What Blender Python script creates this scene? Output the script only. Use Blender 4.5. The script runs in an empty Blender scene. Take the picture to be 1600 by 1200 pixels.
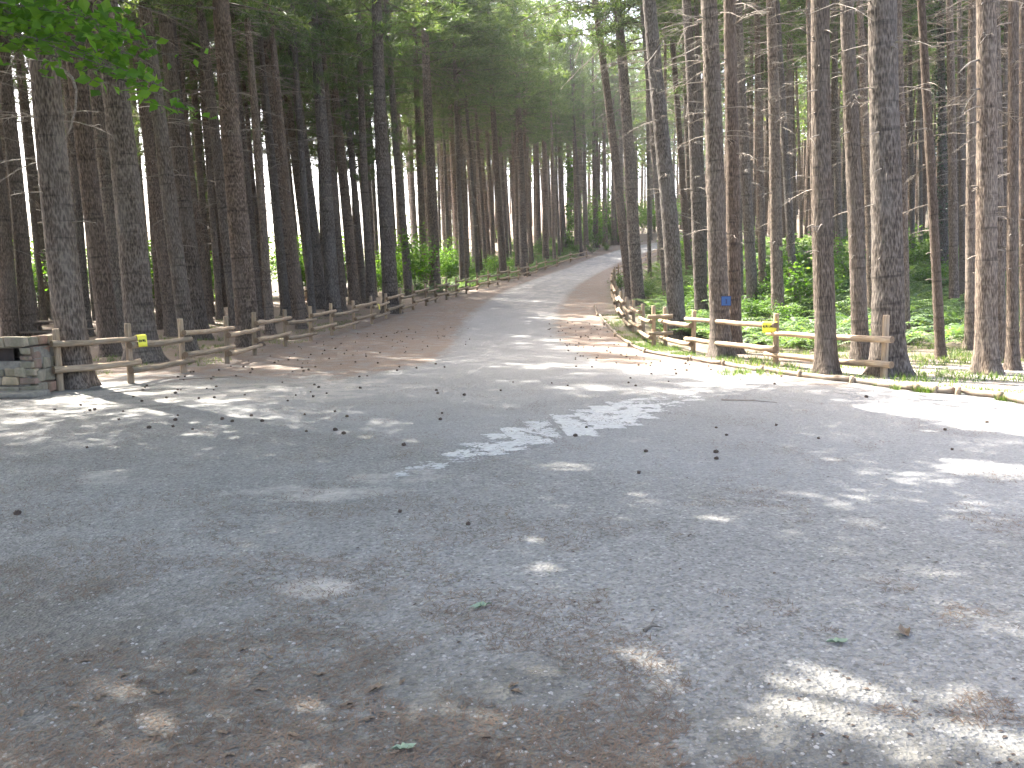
import bpy, math, random
import numpy as np
from mathutils import Vector, Matrix, Quaternion, noise

SC = bpy.context.scene
COL = SC.collection
R = math.radians

# ------------------------------------------------------------------ camera
F_PX, CX, CY = 1331.0, 800.0, 600.0
EYE, PITCH, ROLL = 1.65, math.atan(145 / 1331.0), 0.014
fwd = Vector((0, math.cos(PITCH), -math.sin(PITCH)))
r0_ = Vector((1, 0, 0)); u0_ = Vector((0, math.sin(PITCH), math.cos(PITCH)))
cam_r = r0_ * math.cos(ROLL) - u0_ * math.sin(ROLL)
cam_u = u0_ * math.cos(ROLL) + r0_ * math.sin(ROLL)
cam = bpy.data.cameras.new('camera')
cam.sensor_width = 36.0
cam.lens = 36.0 * F_PX / 1600.0
cam.clip_start, cam.clip_end = 0.05, 3000
cam_o = bpy.data.objects.new('camera', cam)
COL.objects.link(cam_o)
cam_o.matrix_world = Matrix(((cam_r.x, cam_u.x, -fwd.x, 0), (cam_r.y, cam_u.y, -fwd.y, 0),
                             (cam_r.z, cam_u.z, -fwd.z, EYE), (0, 0, 0, 1)))
SC.camera = cam_o

# ------------------------------------------------------------------ sky, sun, exposure
SUN_AZ, SUN_EL = -45.0, 52.0            # azimuth from +Y (view direction), negative = left
world = bpy.data.worlds.new('World'); SC.world = world; world.use_nodes = True
wn = world.node_tree; bg = wn.nodes['Background']
sky = wn.nodes.new('ShaderNodeTexSky'); sky.sky_type = 'NISHITA'; sky.sun_disc = False
sky.sun_elevation = R(SUN_EL); sky.sun_rotation = R(SUN_AZ)
sky.dust_density = 6.0; sky.ozone_density = .1; sky.air_density = .75
wn.links.new(sky.outputs[0], bg.inputs[0]); bg.inputs[1].default_value = 0.15
to_sun = Vector((math.sin(R(SUN_AZ)) * math.cos(R(SUN_EL)), math.cos(R(SUN_AZ)) * math.cos(R(SUN_EL)), math.sin(R(SUN_EL))))
sl = bpy.data.lights.new('sun', 'SUN'); sl.energy = 4.3; sl.angle = R(0.53); sl.color = (1, .95, .87)
so = bpy.data.objects.new('sun', sl); COL.objects.link(so)
so.rotation_euler = to_sun.to_track_quat('Z', 'Y').to_euler()
so.location = (-30, 20, 40)
vs = SC.view_settings
vs.view_transform = 'Standard'; vs.look = 'None'; vs.gamma = 1; vs.use_curve_mapping = False
vs.exposure = 3.0
HAZE = .00035

# ------------------------------------------------------------------ terrain
_zy = np.array([-60, 0, 22, 26.5, 30, 33.5, 36, 39.7, 43, 55, 71, 88, 100, 115, 140, 200, 600], float)
_zz = np.array([0, 0, 0, .06, .15, .32, .5, .72, 1.02, 1.8, 2.75, 4.0, 5.7, 8.2, 12.5, 22, 60], float)
_ry = np.array([-60, 0, 22, 25, 30, 40, 50, 70, 100, 140, 200, 600], float)
_rz = np.array([0, 0, .02, .15, .7, 2.0, 3.3, 5.6, 9, 14.5, 25, 80], float)
_gy = np.linspace(-60, 600, 1321)
def _sm(y, z):
    g = np.interp(_gy, y, z); k = np.ones(9) / 9
    return np.convolve(np.pad(g, 4, 'edge'), k, 'valid')
_zg, _rg = _sm(_zy, _zz), _sm(_ry, _rz)
_cl = np.array([(0.4, -60), (0.4, 12), (0, 20), (-.1, 27), (-.15, 33), (.15, 39), (1.1, 48), (2.7, 60), (4.6, 71), (6.6, 81), (8.8, 90),
                (11.4, 97), (14.5, 103), (18.5, 109), (23.5, 114.5), (30, 120), (60, 160), (200, 600)], float)
def smooth(a, b, x):
    t = np.clip((x - a) / (b - a), 0, 1); return t * t * (3 - 2 * t)
def road_x(y): return np.interp(y, _cl[:, 1], _cl[:, 0])
def terrain(x, y):
    x = np.asarray(x, float); y = np.asarray(y, float)
    z = np.interp(y, _gy, _zg)
    t = x - (road_x(y) + 4.8)
    z = z + (np.interp(y, _gy, _rg) - z) * smooth(0.5, 7, t) * smooth(20, 26, y)
    z = z - .25 * smooth(0.3, 1.5, t) * (1 - smooth(3, 5, t)) * smooth(24, 30, y) * (1 - smooth(48, 60, y))
    e = y - (56 + (x + 14) * 1.25)
    drop = np.clip(e, 0, 90) * .30 * smooth(-6, -14, x)
    z = z - drop - np.clip(z, 0, 100) * smooth(5, 60, e) * smooth(-7, -15, x) * .9
    z = z + .035 * np.sin(x * .9 + y * .31) * np.sin(y * .53 - x * .2) * smooth(4.5, 8, np.abs(x - road_x(y)))
    return z
def tz(x, y): return float(terrain(x, y))
def ray(px, py):
    d = fwd + cam_r * ((px - CX) / F_PX) + cam_u * ((CY - py) / F_PX)
    return d / d.y
def at(px, py, ymax=140):
    """the ground point seen at photo pixel px, py"""
    d = ray(px, py)
    Y = np.arange(2.0, ymax, .2)
    g = EYE + d.z * Y - terrain(d.x * Y, Y)
    k = np.where(g <= 0)[0]
    y = Y[k[0]] if len(k) else Y[int(np.argmin(np.abs(g)))]
    if len(k) and k[0] > 0:
        lo, hi = Y[k[0] - 1], Y[k[0]]
        for _ in range(20):
            m = (lo + hi) / 2
            if EYE + d.z * m - tz(d.x * m, m) <= 0: hi = m
            else: lo = m
        y = hi
    return Vector((d.x * y, y, tz(d.x * y, y)))

# ------------------------------------------------------------------ object helpers
def link(name, me, mat=None, parent=None, loc=None, kind=None):
    o = bpy.data.objects.new(name, me); COL.objects.link(o)
    if mat is not None and me is not None and len(me.materials) == 0:
        for m in (mat if isinstance(mat, (list, tuple)) else [mat]): me.materials.append(m)
    if parent is not None: o.parent = parent
    if loc is not None: o.location = loc
    if kind: o['kind'] = kind
    return o
def tag(o, label, cat, group=None):
    o['label'] = label; o['category'] = cat
    if group: o['group'] = group
    return o
def thing(name, label, cat, loc=(0, 0, 0), group=None):
    o = bpy.data.objects.new(name, None); COL.objects.link(o); o.location = loc
    o.empty_display_size = .2
    return tag(o, label, cat, group)
def mesh_np(name, V, Fs, smooth_=False, mats=None):
    """V (n,3); Fs list of int arrays (m,k); mats: list of material index per array"""
    me = bpy.data.meshes.new(name)
    V = np.asarray(V, np.float32)
    me.vertices.add(len(V)); me.vertices.foreach_set('co', V.ravel())
    Fs = [np.asarray(f, np.int32) for f in Fs if len(f)]
    nl = sum(f.size for f in Fs); nf = sum(len(f) for f in Fs)
    me.loops.add(nl); me.polygons.add(nf)
    me.loops.foreach_set('vertex_index', np.concatenate([f.ravel() for f in Fs]))
    tot = np.concatenate([np.full(len(f), f.shape[1], np.int32) for f in Fs])
    st = np.zeros(nf, np.int32); st[1:] = np.cumsum(tot)[:-1]
    me.polygons.foreach_set('loop_start', st)
    me.polygons.foreach_set('loop_total', tot)
    me.polygons.foreach_set('use_smooth', np.full(nf, bool(smooth_)))
    if mats is not None:
        me.polygons.foreach_set('material_index', np.concatenate([np.full(len(f), m, np.int32) for f, m in zip(Fs, mats)]))
    me.update(calc_edges=True); me.validate()
    return me
class MB:
    """mesh collector of python verts and faces"""
    def __init__(s): s.v = []; s.f = []; s.m = []
    def box(s, c, size, mi=0, rot=None, jit=0, rng=None):
        b = len(s.v); hx, hy, hz = size[0] / 2, size[1] / 2, size[2] / 2
        for x, y, z in ((-1, -1, -1), (1, -1, -1), (1, 1, -1), (-1, 1, -1), (-1, -1, 1), (1, -1, 1), (1, 1, 1), (-1, 1, 1)):
            p = Vector((x * hx, y * hy, z * hz))
            if jit: p += Vector((rng.uniform(-jit, jit), rng.uniform(-jit, jit), rng.uniform(-jit, jit)))
            if rot: p = rot @ p
            s.v.append(tuple(p + Vector(c)))
        for q in ((0, 3, 2, 1), (4, 5, 6, 7), (0, 1, 5, 4), (1, 2, 6, 5), (2, 3, 7, 6), (3, 0, 4, 7)):
            s.f.append(tuple(b + i for i in q)); s.m.append(mi)
    def tube(s, pts, rads, n=6, mi=0, cap=True, capm=None):
        b = len(s.v); pts = [Vector(p) for p in pts]; m = len(pts)
        ref = Vector((.31, .17, .93)) if abs((pts[-1] - pts[0]).normalized().z) < .9 else Vector((.95, .2, .1))
        for i, p in enumerate(pts):
            t = (pts[min(i + 1, m - 1)] - pts[max(i - 1, 0)]).normalized()
            a = t.cross(ref).normalized(); c = t.cross(a)
            for k in range(n):
                an = 2 * math.pi * k / n
                s.v.append(tuple(p + (a * math.cos(an) + c * math.sin(an)) * rads[i]))
        for i in range(m - 1):
            for k in range(n):
                k2 = (k + 1) % n
                s.f.append((b + i * n + k, b + i * n + k2, b + (i + 1) * n + k2, b + (i + 1) * n + k)); s.m.append(mi)
        if cap:
            cm = mi if capm is None else capm
            s.f.append(tuple(b + k for k in reversed(range(n)))); s.m.append(cm)
            s.f.append(tuple(b + (m - 1) * n + k for k in range(n))); s.m.append(cm)
    def mesh(s, name, smooth_=False):
        me = bpy.data.meshes.new(name); me.from_pydata(s.v, [], s.f)
        me.polygons.foreach_set('material_index', s.m)
        me.polygons.foreach_set('use_smooth', [bool(smooth_) and len(f) < 5 for f in s.f])
        me.update(); return me
    def arrays(s):
        return np.array(s.v, float), s.f
def scatter(V, Fs, pos, rz, sc, tilt=None, tdir=None):
    """copies of a template merged into one set of arrays"""
    V = np.asarray(V); n = len(pos); nv = len(V)
    c, s_ = np.cos(rz), np.sin(rz)
    X = V[None, :, 0] * sc[:, None]; Y = V[None, :, 1] * sc[:, None]; Z = V[None, :, 2] * sc[:, None]
    if tilt is not None:
        ct, st = np.cos(tilt)[:, None], np.sin(tilt)[:, None]
        Y, Z = Y * ct - Z * st, Y * st + Z * ct
    x = X * c[:, None] - Y * s_[:, None]; y = X * s_[:, None] + Y * c[:, None]
    out = np.stack([x, y, Z], -1) + np.asarray(pos)[:, None, :]
    off = (np.arange(n) * nv)[:, None, None]
    return out.reshape(-1, 3), [(np.asarray(f)[None] + off).reshape(-1, np.asarray(f).shape[1]) for f in Fs]

# ------------------------------------------------------------------ materials
def new_mat(name):
    m = bpy.data.materials.new(name); m.use_nodes = True
    nt = m.node_tree; return m, nt, nt.nodes['Principled BSDF']
def N(nt, t, **kw):
    n = nt.nodes.new(t)
    for k, v in kw.items():
        if k.startswith('i_'):
            key = k[2:]; n.inputs[int(key) if key.isdigit() else key.replace('_', ' ')].default_value = v
        else: setattr(n, k, v)
    return n
def L(nt, a, b): nt.links.new(a, b)
def ramp(nt, fac, stops, interp='LINEAR'):
    r = nt.nodes.new('ShaderNodeValToRGB'); r.color_ramp.interpolation = interp
    e = r.color_ramp.elements
    while len(e) < len(stops): e.new(.5)
    for el, (p, c) in zip(e, stops):
        el.position = p; el.color = (c[0], c[1], c[2], 1) if not isinstance(c, (int, float)) else (c, c, c, 1)
    L(nt, fac, r.inputs[0]); return r.outputs[0]
def mix(nt, fac, a, b, mode='MIX'):
    m = nt.nodes.new('ShaderNodeMix'); m.data_type = 'RGBA'; m.blend_type = mode
    for s, v in ((0, fac), (6, a), (7, b)):
        if isinstance(v, (int, float)): m.inputs[s].default_value = v
        elif isinstance(v, tuple): m.inputs[s].default_value = (*v[:3], 1)
        else: L(nt, v, m.inputs[s])
    return m.outputs[2]
def math_(nt, op, a, b=None, clamp=False):
    m = nt.nodes.new('ShaderNodeMath'); m.operation = op; m.use_clamp = clamp
    for i, v in enumerate((a, b)):
        if v is None: continue
        if isinstance(v, (int, float)): m.inputs[i].default_value = v
        else: L(nt, v, m.inputs[i])
    return m.outputs[0]
def tex(nt, vec, scale, detail=4, rough=.6, kind='noise'):
    if kind == 'noise':
        n = nt.nodes.new('ShaderNodeTexNoise'); n.inputs['Detail'].default_value = detail; n.inputs['Roughness'].default_value = rough
    else:
        n = nt.nodes.new('ShaderNodeTexVoronoi')
    n.inputs['Scale'].default_value = scale
    if vec is not None: L(nt, vec, n.inputs['Vector'])
    return n
def mapping(nt, vec, scale):
    m = nt.nodes.new('ShaderNodeMapping'); m.inputs['Scale'].default_value = scale; L(nt, vec, m.inputs[0]); return m.outputs[0]
def bump(nt, h, strength, dist, b, prev=None):
    n = nt.nodes.new('ShaderNodeBump'); n.inputs['Strength'].default_value = strength; n.inputs['Distance'].default_value = dist
    L(nt, h, n.inputs['Height'])
    if prev is not None: L(nt, prev, n.inputs['Normal'])
    if b is not None: L(nt, n.outputs[0], b.inputs['Normal'])
    return n.outputs[0]

def bark_mat(name, dark, mid, light, bstr=.8):
    m, nt, b = new_mat(name)
    tc = N(nt, 'ShaderNodeTexCoord'); oi = N(nt, 'ShaderNodeObjectInfo')
    off = N(nt, 'ShaderNodeVectorMath', operation='MULTIPLY_ADD')
    L(nt, tc.outputs['Object'], off.inputs[0]); off.inputs[1].default_value = (1, 1, 1)
    cmb = N(nt, 'ShaderNodeCombineXYZ'); L(nt, math_(nt, 'MULTIPLY', oi.outputs['Random'], 37.), cmb.inputs[2]); L(nt, cmb.outputs[0], off.inputs[2])
    v = off.outputs[0]
    n1 = tex(nt, mapping(nt, v, (30, 30, 7)), 1.0, 5, .65)
    n2 = tex(nt, mapping(nt, v, (90, 90, 30)), 1.0, 3, .6)
    n3 = tex(nt, mapping(nt, v, (3, 3, .7)), 1.0, 3, .6)
    vo = tex(nt, mapping(nt, v, (48, 48, 9)), 1.0, kind='v')
    zz = tex(nt, mapping(nt, v, (1.2, 1.2, 9)), 1.0, 3, .55)
    h = math_(nt, 'ADD', math_(nt, 'MULTIPLY', n1.outputs[0], .6), math_(nt, 'MULTIPLY', vo.outputs['Distance'], .5))
    c = ramp(nt, h, [(.3, dark), (.5, mid), (.72, light)])
    c = mix(nt, .28, c, ramp(nt, n2.outputs[0], [(.3, .25), (.7, 1.)]), 'MULTIPLY')
    c = mix(nt, ramp(nt, n3.outputs[0], [(.42, 0.), (.68, .75)]), c, mix(nt, .5, c, (.21, .187, .167)))
    c = mix(nt, 1.0, c, ramp(nt, zz.outputs[0], [(.32, .55), (.44, 1.), (.6, 1.), (.72, 1.25)]), 'MULTIPLY')
    tint = ramp(nt, oi.outputs['Random'], [(0, (1.04, .95, .88)), (.45, (1., .97, .92)), (1, (.84, .9, .95))])
    c = mix(nt, 1.0, c, tint, 'MULTIPLY')
    c = mix(nt, 1.0, c, ramp(nt, math_(nt, 'FRACT', math_(nt, 'MULTIPLY', oi.outputs['Random'], 7.3)), [(0, .75), (1, 1.15)]), 'MULTIPLY')
    L(nt, c, b.inputs['Base Color']); b.inputs['Roughness'].default_value = .92
    b.inputs['Specular IOR Level'].default_value = .25
    nb = bump(nt, h, bstr, .025, None)
    bump(nt, n2.outputs[0], .5, .008, b, nb)
    return m
M = {}
M['bark'] = bark_mat('pine_bark', (.027, .02, .0155), (.096, .073, .057), (.22, .18, .148))
M['bark_leaf'] = bark_mat('broadleaf_bark', (.08, .075, .065), (.16, .15, .13), (.24, .23, .2), .4)

def wood_mat(name, a, b_, c_, grey=.5, grain=(3, 40, 40)):
    m, nt, b = new_mat(name)
    tc = N(nt, 'ShaderNodeTexCoord'); oi = N(nt, 'ShaderNodeObjectInfo')
    add = N(nt, 'ShaderNodeVectorMath', operation='ADD'); L(nt, tc.outputs['Object'], add.inputs[0])
    cmb = N(nt, 'ShaderNodeCombineXYZ'); L(nt, math_(nt, 'MULTIPLY', oi.outputs['Random'], 19.), cmb.inputs[0]); L(nt, cmb.outputs[0], add.inputs[1])
    n1 = tex(nt, mapping(nt, add.outputs[0], grain), 1, 4, .6)
    n2 = tex(nt, add.outputs[0], 5, 4, .65)
    c = ramp(nt, n1.outputs[0], [(.32, a), (.55, b_), (.75, c_)])
    c = mix(nt, ramp(nt, n2.outputs[0], [(.4, 0.), (.65, grey)]), c, (.20, .19, .17))
    c = mix(nt, 1., c, ramp(nt, oi.outputs['Random'], [(0, (.72, .7, .66)), (1, (1.15, 1.08, 1.)) ]), 'MULTIPLY')
    L(nt, c, b.inputs['Base Color']); b.inputs['Roughness'].default_value = .85
    bump(nt, n1.outputs[0], .5, .006, b)
    return m
M['log'] = wood_mat('weathered_log', (.18, .13, .082), (.345, .262, .175), (.46, .38, .28), .38)
M['log_up'] = wood_mat('weathered_post', (.18, .13, .082), (.345, .262, .175), (.46, .38, .28), .38, (40, 40, 3))
M['log_old'] = wood_mat('old_log', (.12, .09, .065), (.24, .19, .14), (.34, .29, .23), .7)
M['table_wood'] = wood_mat('table_wood', (.07, .05, .035), (.13, .095, .07), (.2, .16, .12), .4)
M['dead'] = wood_mat('dead_branch_wood', (.10, .085, .07), (.20, .175, .15), (.3, .27, .24), .5)
def plain(name, col, rough=.8, var=.25, scale=20):
    m, nt, b = new_mat(name)
    tc = N(nt, 'ShaderNodeTexCoord')
    n = tex(nt, tc.outputs['Object'], scale, 4, .6)
    L(nt, mix(nt, 1., (*col,), ramp(nt, n.outputs[0], [(.3, 1 - var), (.7, 1 + var)]), 'MULTIPLY'), b.inputs['Base Color'])
    b.inputs['Roughness'].default_value = rough
    return m
M['log_end'] = plain('log_end', (.17, .115, .07), .9, .35, 60)
M['rust'] = plain('rusty_iron', (.035, .024, .018), .8, .4, 9)
M['yellow'] = plain('yellow_plastic', (.78, .70, .05), .45, .06, 12)
M['ink'] = plain('black_ink', (.06, .055, .01), .7, .1)
M['blue'] = plain('blue_enamel', (.02, .085, .25), .5, .12, 40)
M['blue_dark'] = plain('dark_blue_paint', (.012, .03, .11), .5, .1)
M['cone'] = plain('pine_cone', (.06, .04, .028), .9, .4, 60)
M['deadleaf'] = plain('brown_dry_leaf', (.115, .082, .052), .8, .35, 30)
M['palegreenleaf'] = plain('pale_green_leaf', (.17, .22, .14), .7, .2, 30)
M['litter'] = plain('needle_litter', (.105, .07, .046), .9, .4, 3)
M['pebble'] = plain('grey_pebbles', (.215, .208, .195), .85, .45, 7)
M['mortar'] = plain('mortar', (.2, .182, .15), .95, .3, 12)
M['hills'] = plain('wood_floor', (.1, .08, .05), 1., .3, .3)

def stone_mat(name, a, b_):
    m, nt, b = new_mat(name)
    tc = N(nt, 'ShaderNodeTexCoord'); oi = N(nt, 'ShaderNodeObjectInfo')
    n = tex(nt, tc.outputs['Object'], 9, 6, .7); n2 = tex(nt, tc.outputs['Object'], 40, 3, .6); n3 = tex(nt, tc.outputs['Object'], 3, 3, .6)
    c = ramp(nt, n.outputs[0], [(.3, a), (.7, b_)])
    c = mix(nt, 1., c, ramp(nt, oi.outputs['Random'], [(0, (.72, .7, .66)), (.5, (1, 1, 1)), (1, (1.22, 1.08, .92))]), 'MULTIPLY')
    c = mix(nt, ramp(nt, n3.outputs[0], [(.5, 0.), (.7, .6)]), c, (.09, .10, .055))
    L(nt, c, b.inputs['Base Color']); b.inputs['Roughness'].default_value = .92
    bump(nt, n2.outputs[0], .6, .008, b); return m
M['stone'] = stone_mat('field_stone', (.19, .16, .115), (.33, .285, .215))
M['stone_red'] = stone_mat('reddish_stone', (.17, .11, .085), (.28, .19, .15))
M['stone_pale'] = stone_mat('pale_stone', (.33, .27, .19), (.46, .39, .29))

def leaf_mat(name, c1, c2, c3, trans=.45, scale=1.2, rough=.55):
    m, nt, b = new_mat(name)
    geo = N(nt, 'ShaderNodeNewGeometry'); oi = N(nt, 'ShaderNodeObjectInfo')
    n = tex(nt, geo.outputs['Position'], scale, 3, .6)
    rnd = geo.outputs['Random Per Island']
    f = math_(nt, 'ADD', math_(nt, 'MULTIPLY', n.outputs[0], .7), math_(nt, 'MULTIPLY', rnd, .35))
    c = ramp(nt, f, [(.3, c1), (.52, c2), (.75, c3)])
    L(nt, c, b.inputs['Base Color']); b.inputs['Roughness'].default_value = rough
    b.inputs['Specular IOR Level'].default_value = .35
    tr = N(nt, 'ShaderNodeBsdfTranslucent')
    L(nt, mix(nt, 1., c, (1.5, 1.7, .55), 'MULTIPLY'), tr.inputs[0])
    mx = N(nt, 'ShaderNodeMixShader'); mx.inputs[0].default_value = trans
    out = nt.nodes['Material Output']
    L(nt, b.outputs[0], mx.inputs[1]); L(nt, tr.outputs[0], mx.inputs[2]); L(nt, mx.outputs[0], out.inputs[0])
    return m
M['needles'] = leaf_mat('pine_needles', (.04, .066, .034), (.078, .112, .056), (.14, .165, .085), .42, .5)
M['leaves'] = leaf_mat('broad_leaves', (.05, .115, .02), (.095, .19, .028), (.16, .26, .04), .6, .9)
M['shrub'] = leaf_mat('shrub_leaves', (.035, .075, .02), (.065, .125, .03), (.12, .19, .045), .5, .8)
M['fern'] = leaf_mat('fern_fronds', (.06, .10, .055), (.10, .155, .08), (.17, .215, .12), .45, .35)
M['ivy'] = leaf_mat('ivy_leaves', (.012, .03, .016), (.022, .05, .025), (.04, .075, .035), .15, 1., .35)
M['grass'] = leaf_mat('grass_blades', (.04, .075, .02), (.07, .115, .03), (.15, .17, .06), .4, .7)
M['vine'] = leaf_mat('bright_vine_leaves', (.045, .095, .016), (.08, .16, .024), (.14, .22, .04), .5, 1.)

# ground: one material for the road and for the wood floor, driven by masks of what lies on the ground and of painted shade
def ground_mat():
    m, nt, b = new_mat('ground_cover')
    geo = N(nt, 'ShaderNodeNewGeometry'); P = geo.outputs['Position']
    A = lambda n: N(nt, 'ShaderNodeAttribute', attribute_name=n).outputs['Fac']
    big = tex(nt, P, .35, 4, .6); mid = tex(nt, P, 2.2, 5, .62); fine = tex(nt, P, 17, 5, .7); grit = tex(nt, P, 75, 3, .7)
    vo = tex(nt, P, 55, kind='v'); vo2 = tex(nt, P, 26, kind='v')
    # grey compacted gravel / worn asphalt
    g = ramp(nt, fine.outputs[0], [(.28, (.112, .11, .102)), (.5, (.174, .171, .16)), (.75, (.245, .24, .222))])
    g = mix(nt, ramp(nt, mid.outputs[0], [(.35, 0.), (.7, .45)]), g, (.25, .24, .225))
    spk = ramp(nt, vo.outputs['Color'], [(.1, .38), (.4, .9), (.8, 1.12), (.96, 1.9)])
    g = mix(nt, .7, g, spk, 'MULTIPLY')
    g = mix(nt, ramp(nt, grit.outputs[0], [(.55, 0.), (.75, .35)]), g, (.07, .065, .06))
    # smoother bluish asphalt of the lane
    asph = ramp(nt, fine.outputs[0], [(.3, (.166, .165, .16)), (.7, (.228, .226, .219))])
    asph = mix(nt, .4, asph, spk, 'MULTIPLY')
    lane = ramp(nt, math_(nt, 'ADD', A('lane'), math_(nt, 'MULTIPLY', math_(nt, 'SUBTRACT', mid.outputs[0], .5), .8)), [(.35, 0.), (.65, 1.)])
    c = mix(nt, lane, g, asph)
    # pale dust
    dustc = ramp(nt, fine.outputs[0], [(.3, (.30, .275, .24)), (.7, (.42, .39, .345))])
    dust = ramp(nt, math_(nt, 'ADD', A('dust'), math_(nt, 'MULTIPLY', math_(nt, 'SUBTRACT', mid.outputs[0], .5), 1.1)), [(.38, 0.), (.7, .9)])
    c = mix(nt, dust, c, dustc)
    # brown needles
    nst = tex(nt, mapping(nt, P, (60, 22, 40)), 1, 4, .7)
    nd = ramp(nt, nst.outputs[0], [(.3, (.07, .045, .03)), (.5, (.145, .098, .066)), (.72, (.26, .185, .13))])
    nm = math_(nt, 'ADD', math_(nt, 'ADD', A('needle'), math_(nt, 'MULTIPLY', math_(nt, 'SUBTRACT', mid.outputs[0], .5), 1.5)), math_(nt, 'MULTIPLY', math_(nt, 'SUBTRACT', fine.outputs[0], .5), .9))
    c = mix(nt, ramp(nt, nm, [(.42, 0.), (.75, .92)]), c, nd)
    # soil and moss / thin grass
    gr = ramp(nt, fine.outputs[0], [(.3, (.05, .065, .025)), (.55, (.10, .11, .045)), (.75, (.2, .18, .09))])
    gm = math_(nt, 'ADD', A('grass'), math_(nt, 'MULTIPLY', math_(nt, 'SUBTRACT', mid.outputs[0], .5), 1.3))
    c = mix(nt, ramp(nt, gm, [(.42, 0.), (.68, .9)]), c, gr)
    c = mix(nt, .35, c, ramp(nt, big.outputs[0], [(.3, .72), (.7, 1.2)]), 'MULTIPLY')
    # deeper shade at the front left, painted as a darker ground colour
    shade_f = math_(nt, 'ADD', A('painted_shade'), math_(nt, 'MULTIPLY', math_(nt, 'SUBTRACT', mid.outputs[0], .5), 1.2))
    c = mix(nt, ramp(nt, shade_f, [(.35, 0.), (.8, .75)]), c, ramp(nt, fine.outputs[0], [(.3, (.036, .034, .028)), (.7, (.10, .094, .078))]))
    L(nt, c, b.inputs['Base Color'])
    b.inputs['Roughness'].default_value = .78; b.inputs['Specular IOR Level'].default_value = .4
    n1 = bump(nt, vo.outputs['Distance'], .7, .018, None)
    n1 = bump(nt, vo2.outputs['Distance'], .5, .02, None, n1)
    n2 = bump(nt, fine.outputs[0], .55, .03, None, n1)
    bump(nt, mid.outputs[0], .35, .10, b, n2)
    return m
M['ground'] = ground_mat()
M['paint'] = plain('worn_white_paint', (.335, .335, .325), .8, .22, 14)

# ------------------------------------------------------------------ ground sheets
xs = np.unique(np.concatenate([np.arange(-10, 10.01, .13), np.geomspace(10, 330, 62), -np.geomspace(10, 330, 62)]))
ys = np.unique(np.concatenate([np.arange(-40, 2, 2.), np.arange(2, 26, .13), np.arange(26, 60, .35), np.arange(60, 130, 1.), np.geomspace(130, 360, 30)]))
GX, GY = np.meshgrid(xs, ys)
GX = GX + road_x(GY) * smooth(22, 34, GY)           # the fine columns follow the lane
GZ = terrain(GX, GY)
rng0 = np.random.default_rng(3)
def vnoise(x, y, s, seed=0):
    return np.array([noise.noise(Vector((a * s + seed, b * s, seed * .7))) for a, b in zip(x.ravel(), y.ravel())]).reshape(x.shape)
near = (np.abs(GX - road_x(GY)) < 14) & (GY > 1) & (GY < 45)
rough = np.zeros_like(GX)
rough[near] = vnoise(GX[near], GY[near], 1.4, 5) * .012 + vnoise(GX[near], GY[near], 4.5, 9) * .006
GZ = GZ + rough
LF = np.array([(95, 610, 14.6), (205, 598, 16.6), (287, 583, 18.7), (355, 568, 20.9), (398, 556, 23), (447, 541, 26), (487, 531, 28.1), (520, 525, 30.3),
               (555, 512, 32.7), (583, 505, 34.7), (605, 500, 36.8), (628, 490, 39.2), (648, 485, 41), (668, 480, 42.8), (683, 477, 44.6), (700, 474, 46.3),
               (715, 470, 48.5), (731, 465, 51), (748, 458, 54), (765, 451, 57.2), (780, 446, 60.5), (797, 440, 64.2), (812, 437, 68), (826, 434, 72), (840, 427, 77),
               (854, 421, 83), (872, 416, 88.5), (893, 411, 93), (918, 406, 97)], float)
LFX = (LF[:, 0] - 800) / F_PX * LF[:, 2]; LFY = LF[:, 2]
RF = np.array([(7.15, 16.4), (5.35, 17.4), (4.15, 19.3), (3.95, 21.6), (4.05, 24.2), (4.15, 26.8), (4.25, 29.6), (4.4, 32.5), (4.6, 35.6), (4.85, 39), (5.2, 42.7),
               (5.6, 46.6), (6.1, 51), (6.7, 55.8), (7.4, 60.8), (8.3, 66), (9.5, 71.8), (10.9, 78), (12.5, 84.3), (14.4, 90.4), (16.8, 96), (19.5, 101)], float)
KB = [(1640, 640), (1560, 624), (1495, 616), (1430, 611), (1330, 598), (1190, 581), (1130, 571), (1080, 563), (1010, 551), (985, 541), (963, 526), (946, 508), (935, 494), (931, 480)]
KBP = [at(*k) for k in KB]
kx = np.array([p.x for p in KBP]); ky = np.array([p.y for p in KBP])
def kerb_x(y): return np.interp(y, ky, kx, left=9, right=4.2)
rx_ = road_x(GY)
d = np.abs(GX - rx_)
halfw = np.interp(GY, [0, 12, 16, 20, 26, 34, 45, 60, 120], [9, 7, 3.2, 1.7, 1.45, 1.6, 1.75, 1.85, 1.9])
lane = np.clip((halfw - d) / 1.0 + .5, 0, 1) * smooth(5, 12, GY + GX * .8)
lfx = np.interp(GY, LFY, LFX, left=-7.4)
rfx = np.where(GY < 21, kerb_x(GY), np.interp(GY, RF[:, 1], RF[:, 0]) - .8)
verge = np.clip((d - halfw + .3) / .8, 0, 1) * smooth(13, 19, GY)
wood_l = smooth(0, 1.2, lfx - GX) * smooth(12, 15, GY); wood_r = smooth(-.2, .6, GX - rfx) * smooth(10.5, 12, GY)
wood_far_l = smooth(7.0, 9.5, -GX) * smooth(11, 14, GY)
needle = np.maximum.reduce([verge * .72, wood_l * .95, wood_far_l * .9, wood_r * .55])
needle = np.maximum(needle, smooth(5.2, 2.5, GY) * .36 * smooth(2.0, -1.5, GX))
needle = np.maximum(needle, .22 * smooth(6, 2, GY))
needle = np.maximum(needle, .34 * smooth(9, 4, GY) * smooth(1.5, -1, GX))
painted_shade = smooth(5.6, 2.6, GY + GX * .45) * .85  # painted darkening that stands in for tree shade on the near left
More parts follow.
